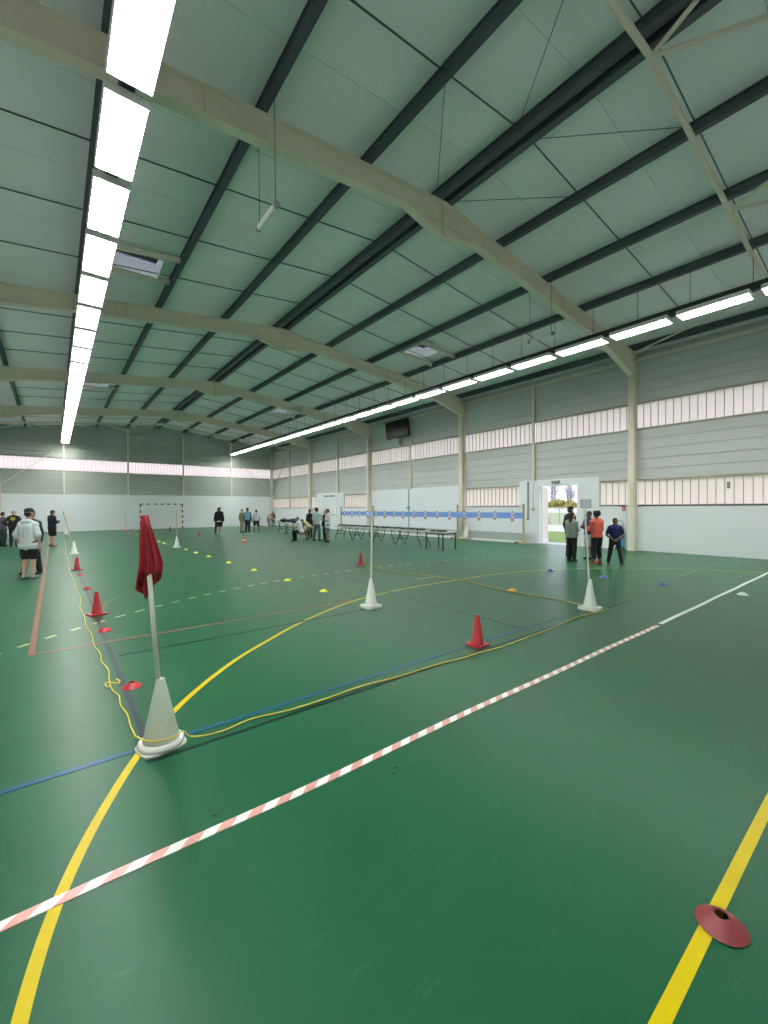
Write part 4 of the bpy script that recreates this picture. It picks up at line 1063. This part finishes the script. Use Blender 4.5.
    for s_ in (-1, 1): eb.ell(hl(s_ * .0175, .0435, .006), (.0062 * H, .004 * H, .0040 * H), 8, 6)
    eb.build('eyes', EYE, body, True)
    MB().ell(hl(0, .0525, -.037), (.0125 * H, .004 * H, .0032 * H), 8, 6).build('mouth', LIP, body, True)
    # ---- top
    tp = MB(); lo = 1 + .16 * loose
    low = torso_len
    for s_, sh in ((-1, 'shL'), (1, 'shR')):
        hipp = pel + Vector((s_ * .036 * H, 0, (.01 - low) * H))
        tp.cap(hipp, che.lerp(P[sh], 0.45) - Vector((0, 0, .03 * H)), .058 * H * lo, .062 * H * lo)
        tp.cap(che + (P[sh] - che) * 0.2 - Vector((0, 0, .01 * H)), P[sh] - Vector((0, 0, .010 * H)), .050 * H * lo, .040 * H * lo); tp.cap(P[sh] - Vector((0, 0, .004 * H)), P['nk'] - Vector((0, 0, .010 * H)), .040 * H, .040 * H)
    hz = Vector((0, 0, (.0 - low) * H)); tp.cap(pel + hz - Vector((.045 * H * lo, 0, 0)), pel + hz + Vector((.045 * H * lo, 0, 0)), .060 * H * lo, .060 * H * lo)
    tp.cap(pel + Vector((0, 0, (.01 - low) * H)), che, .062 * H * lo, .064 * H * lo)
    for q in 'LR':
        S_, E_, W_ = P['sh' + q], P['el' + q], P['wr' + q]
        if sleeve >= .5:
            tp.cap(S_ - Vector((0, 0, .01 * H)), E_, .033 * H * lo, .031 * H * lo)
            if sleeve > .5: tp.cap(E_, E_.lerp(W_, (sleeve - .5) * 2 * .93), .032 * H * lo, .024 * H * lo)
        elif sleeve > 0: tp.cap(S_, S_.lerp(E_, sleeve * 2), .037 * H * lo, .036 * H * lo)
    if hood:
        tp.ell(P['nk'] + Vector((0, -.045 * H, -.015 * H)), (.075 * H, .045 * H, .038 * H), 12, 8)
    to = tp.build('top', fab(*top), t, True); remesh(to, max(voxel * 1.3, .012), 4)
    # ---- bottoms
    bt = MB(); bt.cap(P['hpL'], P['hpR'], .066 * H, .066 * H); bt.cap(pel + Vector((-.03 * H, 0, .03 * H)), pel + Vector((.03 * H, 0, .03 * H)), .062 * H, .062 * H)
    lw = 1.12 if leg >= 1 else 1.2
    for q in 'LR':
        h_, k_, a_ = P['hp' + q], P['kn' + q], P['an' + q]
        if leg > .5:
            bt.cap(h_, k_, .057 * H * lw, .040 * H * lw); bt.cap(k_, k_.lerp(a_, (leg - .5) * 2 * .92), .040 * H * lw, .033 * H * lw)
        else: bt.cap(h_, h_.lerp(k_, leg * 2), .060 * H * lw, .05 * H * lw)
    remesh(bt.build('trousers' if leg > .5 else 'shorts', fab(*bot), t, True), max(voxel * 1.3, .012), 3)
    # ---- shoes
    for q in 'LR':
        f0 = P['an' + q]; s_ = MB(); zb = f0.z
        s_.cap((f0.x, f0.y - .018 * H, zb - .018 * H), (f0.x, f0.y + .085 * H, zb - .024 * H), .027 * H, .021 * H); s_.cap((f0.x, f0.y - .012 * H, zb - .005 * H), (f0.x, f0.y, zb + .008 * H), .026 * H, .025 * H)
        remesh(s_.build('shoe', fab(*shoe), t, True), max(voxel, .010), 2)
    # ---- hair / cap
    if hstyle != 'bald':
        hb = MB()
        if hstyle == 'curly':
            for k in range(16):
                a = k * 2.4; z = .035 - .07 * (k / 16); hb.ell(hl(.042 * math.cos(a), -.014 + .045 * math.sin(a) * (1 if math.sin(a) < .2 else .5), z + .02), (.030 * H, .030 * H, .028 * H), 8, 6)
            hb.ell(hl(0, -.014, .035), (.056 * H, .060 * H, .045 * H), 12, 8)
        else:
            if not cap: hb.ell(hl(0, -.014, .026), (.050 * H, .058 * H, .050 * H), 16, 10)
            hb.ell(hl(0, -.030, -.004), (.044 * H, .038 * H, .045 * H), 14, 8)
        if hstyle == 'long': hb.cap(hl(0, -.040, .0), hl(0, -.055, -.13), .042 * H, .036 * H)
        remesh(hb.build('hair', fab(*hair), t, True), max(voxel, .010), 2)
    if cap:
        cb = MB(); cb.lathe([(.055 * H, 0), (.057 * H, .016 * H), (.052 * H, .036 * H), (.034 * H, .052 * H), (.012 * H, .058 * H), (0, .058 * H)], 18)
        cb.prism([(.048 * H * math.cos(a), .035 * H + .055 * H * math.sin(a)) for a in [k * math.pi / 10 for k in range(11)]], 'z', .002 * H, .008 * H)
        co = cb.build('cap', fab(*cap), t, False); co.location = hl(0, -.006, .022); co.rotation_euler = (0, 0, head_yaw); co.scale = (1, 1.08, 1)
    if vest:
        vb = MB()
        for s_, sh in ((-1, 'shL'), (1, 'shR')):
            vb.cap(pel + Vector((s_ * .036 * H, 0, .04 * H)), che.lerp(P[sh], 0.5) - Vector((0, 0, .02 * H)), .062 * H * lo, .067 * H * lo); vb.cap(che + (P[sh] - che) * .2, P[sh] * .8 + che * .2, .058 * H * lo, .044 * H * lo)
        vb.cap(pel + Vector((0, 0, .04 * H)), che, .066 * H * lo, .068 * H * lo)
        remesh(vb.build('bib', fab(*vest), t, True), max(voxel * 1.3, .012), 3)
    if emblem:
        yb = (che.y - .082 * H * lo)
        MB().lathe([(0, 0), (.052 * H, 0), (.052 * H, .012 * H), (0, .012 * H)], 20).build('emblem', emblem, to).matrix_local = Matrix.Translation((0, yb, che.z - .01 * H)) @ Matrix.Rotation(math.radians(-90), 4, 'X')
    if hem:
        MB().lathe([(.085 * H, -.02 * H), (.088 * H, 0), (.085 * H, .02 * H)], 20, c=tuple(pel + Vector((0, 0, -.045 * H))), sx=1.22).build('shirt_hem', fab(*hem), to)
    return t
HOLD = dict(elL=(-.13, .02, .64), elR=(.13, .02, .64), wrL=(-.05, .14, .68), wrR=(.06, .14, .67))
HIPS = dict(elL=(-.20, -.05, .66), elR=(.20, -.05, .66), wrL=(-.085, .02, .56), wrR=(.085, .02, .56))
WIDE = dict(hpL=(-.055, 0, .5), hpR=(.055, 0, .5), knL=(-.085, .01, .28), knR=(.085, .01, .28), anL=(-.11, -.01, .045), anR=(.11, -.01, .045))
WALK = dict(knL=(-.06, .05, .285), anL=(-.075, .07, .045), knR=(.06, .0, .285), anR=(.075, -.10, .05))
BELLY = dict(elL=(-.16, -.02, .63), elR=(.16, -.02, .63), wrL=(-.03, .12, .54), wrR=(.035, .13, .53))
BLK = ('black', (0.015, 0.015, 0.018)); NVY = ('navy', (0.012, 0.016, 0.035)); WHT = ('white', (0.66, 0.70, 0.72))
GR = 'people by the open door'
person('girl in a grey hoodie with long brown hair holding a paper near the door', (11.18, 5.86), 1.36, -95, 'light', ('greyhood', (0.34, 0.40, 0.37)), BLK, hair=('brown', (0.06, 0.035, 0.02)), hstyle='long', J={**HOLD}, loose=1.25, group=GR)
person('person in a black top and dark cap behind the girl in grey', (12.15, 6.42), 1.52, -110, 'mid', BLK, BLK, cap=BLK, group=GR)
person('child in a navy shirt and pale shorts partly behind the leaning pole', (12.0, 5.78), 1.38, 70, 'dark', ('navyshirt', (0.03, 0.05, 0.13)), ('paleshort', (0.55, 0.60, 0.62)), leg=.42, sleeve=.4, J={**HOLD}, group=GR)
person('person in a coral sweater and black trousers with curly hair, seen from behind', (11.16, 5.18), 1.40, -25, 'dark', ('coral', (0.72, 0.13, 0.09)), BLK, shoe=('orangeshoe', (0.55, 0.10, 0.05)), hstyle='curly', leg=.85, J={**HOLD}, loose=1.0, group=GR)
person('boy in a blue T-shirt walking with hands before his belly', (11.41, 4.83), 1.21, 118, 'dark', ('bluetee', (0.012, 0.022, 0.12)), ('darkpants', (0.02, 0.03, 0.03)), hair=('brownhair', (0.05, 0.03, 0.02)), sleeve=.35, J={**BELLY, **WALK, 'anL': (-.12, .06, .045), 'anR': (.12, -.09, .05), 'knL': (-.09, .045, .285), 'knR': (.09, .0, .285)}, loose=.8, group=GR)
GL = 'people at the left edge'
person('man in a white hooded jacket, black shorts and dark cap, seen from behind', (-0.42, 11.99), 1.55, -35, 'light', ('whitehood', (0.60, 0.66, 0.67)), BLK, shoe=('greyshoe', (0.25, 0.28, 0.26)), cap=('darkcap', (0.02, 0.03, 0.035)), hood=True, leg=.42, sleeve=.62, loose=1.9, torso_len=.055, voxel=.009, J=dict(shL=(-.088, -.005, .765), shR=(.088, -.005, .765), che=(0, -.005, .735), nk=(0, .0, .82), hd=(0, .02, .915), elL=(-.15, -.03, .62), elR=(.15, -.03, .62), wrL=(-.15, .02, .47), wrR=(.15, .0, .47)), hair=('darkh', (0.03, 0.02, 0.015)), group=GL)
person('person in dark clothes hidden behind the man in the white jacket', (-0.40, 12.75), 1.50, 150, 'mid', ('charcoal', (0.03, 0.035, 0.04)), BLK, J=WIDE, group=GL)
person('bald man in a black sweatshirt with yellow emblem, hands on hips', (-1.25, 22.7), 1.50, -8, 'light', BLK, NVY, hstyle='bald', J=HIPS, emblem=mat('emblem_yellow', (0.45, 0.40, 0.06), 0.7, var=0.4, scale=30), group=GL)
person('woman in a purple-grey top at the left picture edge', (-1.62, 23.3), 1.42, -50, 'light', ('purplegrey', (0.13, 0.11, 0.16)), ('greenpants', (0.05, 0.07, 0.06)), hair=('redhair', (0.08, 0.02, 0.02)), sleeve=.5, J=HOLD, group=GL)
person('man in a navy jacket and black shorts looking down beside the tan pole', (-0.03, 22.07), 1.50, -58, 'light', NVY, BLK, shoe=('tanshoe', (0.30, 0.22, 0.10)), hair=('darkh2', (0.04, 0.035, 0.03)), leg=.42, loose=1.4, J={**HOLD, 'hd': (0, .03, .915)}, group=GL)
GF = 'people in front of the far wall'
person('person in a black hooded top and black shorts in front of the far wall', (7.72, 25.5), 1.6, -30, 'light', BLK, BLK, shoe=('whiteshoe', (0.6, 0.6, 0.58)), leg=.42, hood=True, loose=1.6, hem=WHT, voxel=.012, group=GF)
person('person in black trousers standing behind the black hooded person', (7.86, 26.2), 1.52, 150, 'mid', BLK, BLK, J=WIDE, voxel=.012, group=GF)
person('person in tan clothes left of the light-blue bib', (9.35, 26.3), 1.48, -60, 'light', ('khaki', (0.30, 0.25, 0.12)), ('tanpants', (0.42, 0.36, 0.24)), hair=('tanhair', (0.25, 0.20, 0.10)), voxel=.012, group=GF)
person('person in a light-blue bib and navy trousers with white shoes', (9.04, 24.5), 1.55, -40, 'light', ('navytop', (0.05, 0.07, 0.13)), NVY, shoe=('whiteshoe', (0.6, 0.6, 0.58)), vest=('lightblue', (0.20, 0.42, 0.58)), hair=('brown2', (0.08, 0.04, 0.025)), voxel=.012, group=GF)
person('child in a white T-shirt and black shorts by the small stools', (10.12, 25.9), 1.43, 140, 'dark', WHT, BLK, leg=.42, sleeve=.35, J=WIDE, voxel=.012, group=GF)
person('smaller child in a brown coat in the far right corner', (13.95, 33.0), 1.0, 150, 'mid', ('browncoat', (0.22, 0.16, 0.12)), ('brownpants', (0.12, 0.10, 0.08)), voxel=.012, group=GF)
person('taller child in a dark brown coat in the far right corner', (14.42, 33.25), 1.26, 150, 'mid', ('darkbrown', (0.13, 0.10, 0.075)), ('brownpants2', (0.10, 0.09, 0.08)), voxel=.012, group=GF)
GM = 'people beside the tables'
SIT = dict(pel=(0, -.06, .30), che=(0, .01, .53), nk=(0, .03, .60), hd=(0, .07, .67), shL=(-.105, .02, .57), shR=(.105, .02, .57), elL=(-.13, .10, .43), elR=(.13, .10, .43), wrL=(-.06, .22, .42), wrR=(.06, .22, .42),
           hpL=(-.05, -.05, .285), hpR=(.05, -.05, .285), knL=(-.07, .17, .29), knR=(.07, .17, .29), anL=(-.07, .15, .045), anR=(.07, .15, .045))
person('grey-haired person in a white top sitting on a low stool', (8.88, 17.54), 1.5, 40, 'mid', WHT, BLK, hair=('grey', (0.22, 0.22, 0.22)), sleeve=.4, J=SIT, group=GM)
BEND = dict(pel=(0, -.10, .42), che=(0, .06, .60), nk=(0, .12, .64), hd=(0, .18, .66), shL=(-.10, .08, .60), shR=(.10, .08, .60), elL=(-.12, .14, .46), elR=(.12, .14, .46), wrL=(-.05, .22, .38), wrR=(.05, .22, .38),
            hpL=(-.05, -.10, .41), hpR=(.05, -.10, .41), knL=(-.065, .06, .26), knR=(.065, .06, .26), anL=(-.07, -.04, .045), anR=(.07, -.04, .045))
person('child in a yellow-green bib bending forward beside the sitting person', (9.55, 18.1), 1.35, 60, 'mid', ('tanbrown', (0.24, 0.18, 0.11)), ('brownkhaki', (0.16, 0.14, 0.07)), vest=('yellowgreen', (0.55, 0.55, 0.28)), hair=('lightbrown', (0.20, 0.13, 0.07)), J=BEND, group=GM)
person('person dressed in black behind the bending child', (10.2, 19.0), 1.46, 120, 'dark', BLK, BLK, group=GM)
person('person in a pale blue T-shirt and grey jeans by the tables', (9.48, 17.0), 1.54, -70, 'mid', ('paleblue', (0.45, 0.54, 0.58)), ('jeans', (0.10, 0.13, 0.15)), sleeve=.4, J={**WIDE, 'elR': (.12, .10, .70), 'wrR': (.05, .18, .80)}, loose=1.2, group=GM)
person('person in a black top between the two in pale T-shirts', (10.05, 17.2), 1.40, 100, 'light', BLK, BLK, hair=('blond', (0.35, 0.26, 0.10)), group=GM)
person('boy in a white T-shirt and blue-grey shorts nearest the folding tables', (9.5, 16.08), 1.47, 70, 'mid', WHT, ('bluegrey', (0.18, 0.24, 0.28)), leg=.46, sleeve=.4, loose=1.4, torso_len=.05, J={**HOLD, 'elR': (.13, .02, .64)}, group=GM)
t = thing('low_stool', 'low dark stool under the grey-haired sitting person', 'stool', (8.88 + .06, 17.54 - .07, 0), math.radians(40))
MB().lathe([(0, .33), (.14, .33), (.15, .345), (.14, .355), (0, .355)], 16).build('seat', M['black'], t)
for k in range(4):
    a = math.pi / 4 + k * math.pi / 2
    MB().tube([(.09 * math.cos(a), .09 * math.sin(a), .33), (.13 * math.cos(a), .13 * math.sin(a), 0)], .012, 6).build('leg', M['greyp'], t)
# ---------------------------------------------------------------- bake the live modifiers
dg = bpy.context.evaluated_depsgraph_get()
for o in [o for o in scene.objects if o.type == 'MESH' and o.modifiers]:
    me = bpy.data.meshes.new_from_object(o.evaluated_get(dg)); old = o.data
    for p in me.polygons: p.use_smooth = True
    o.modifiers.clear(); o.data = me
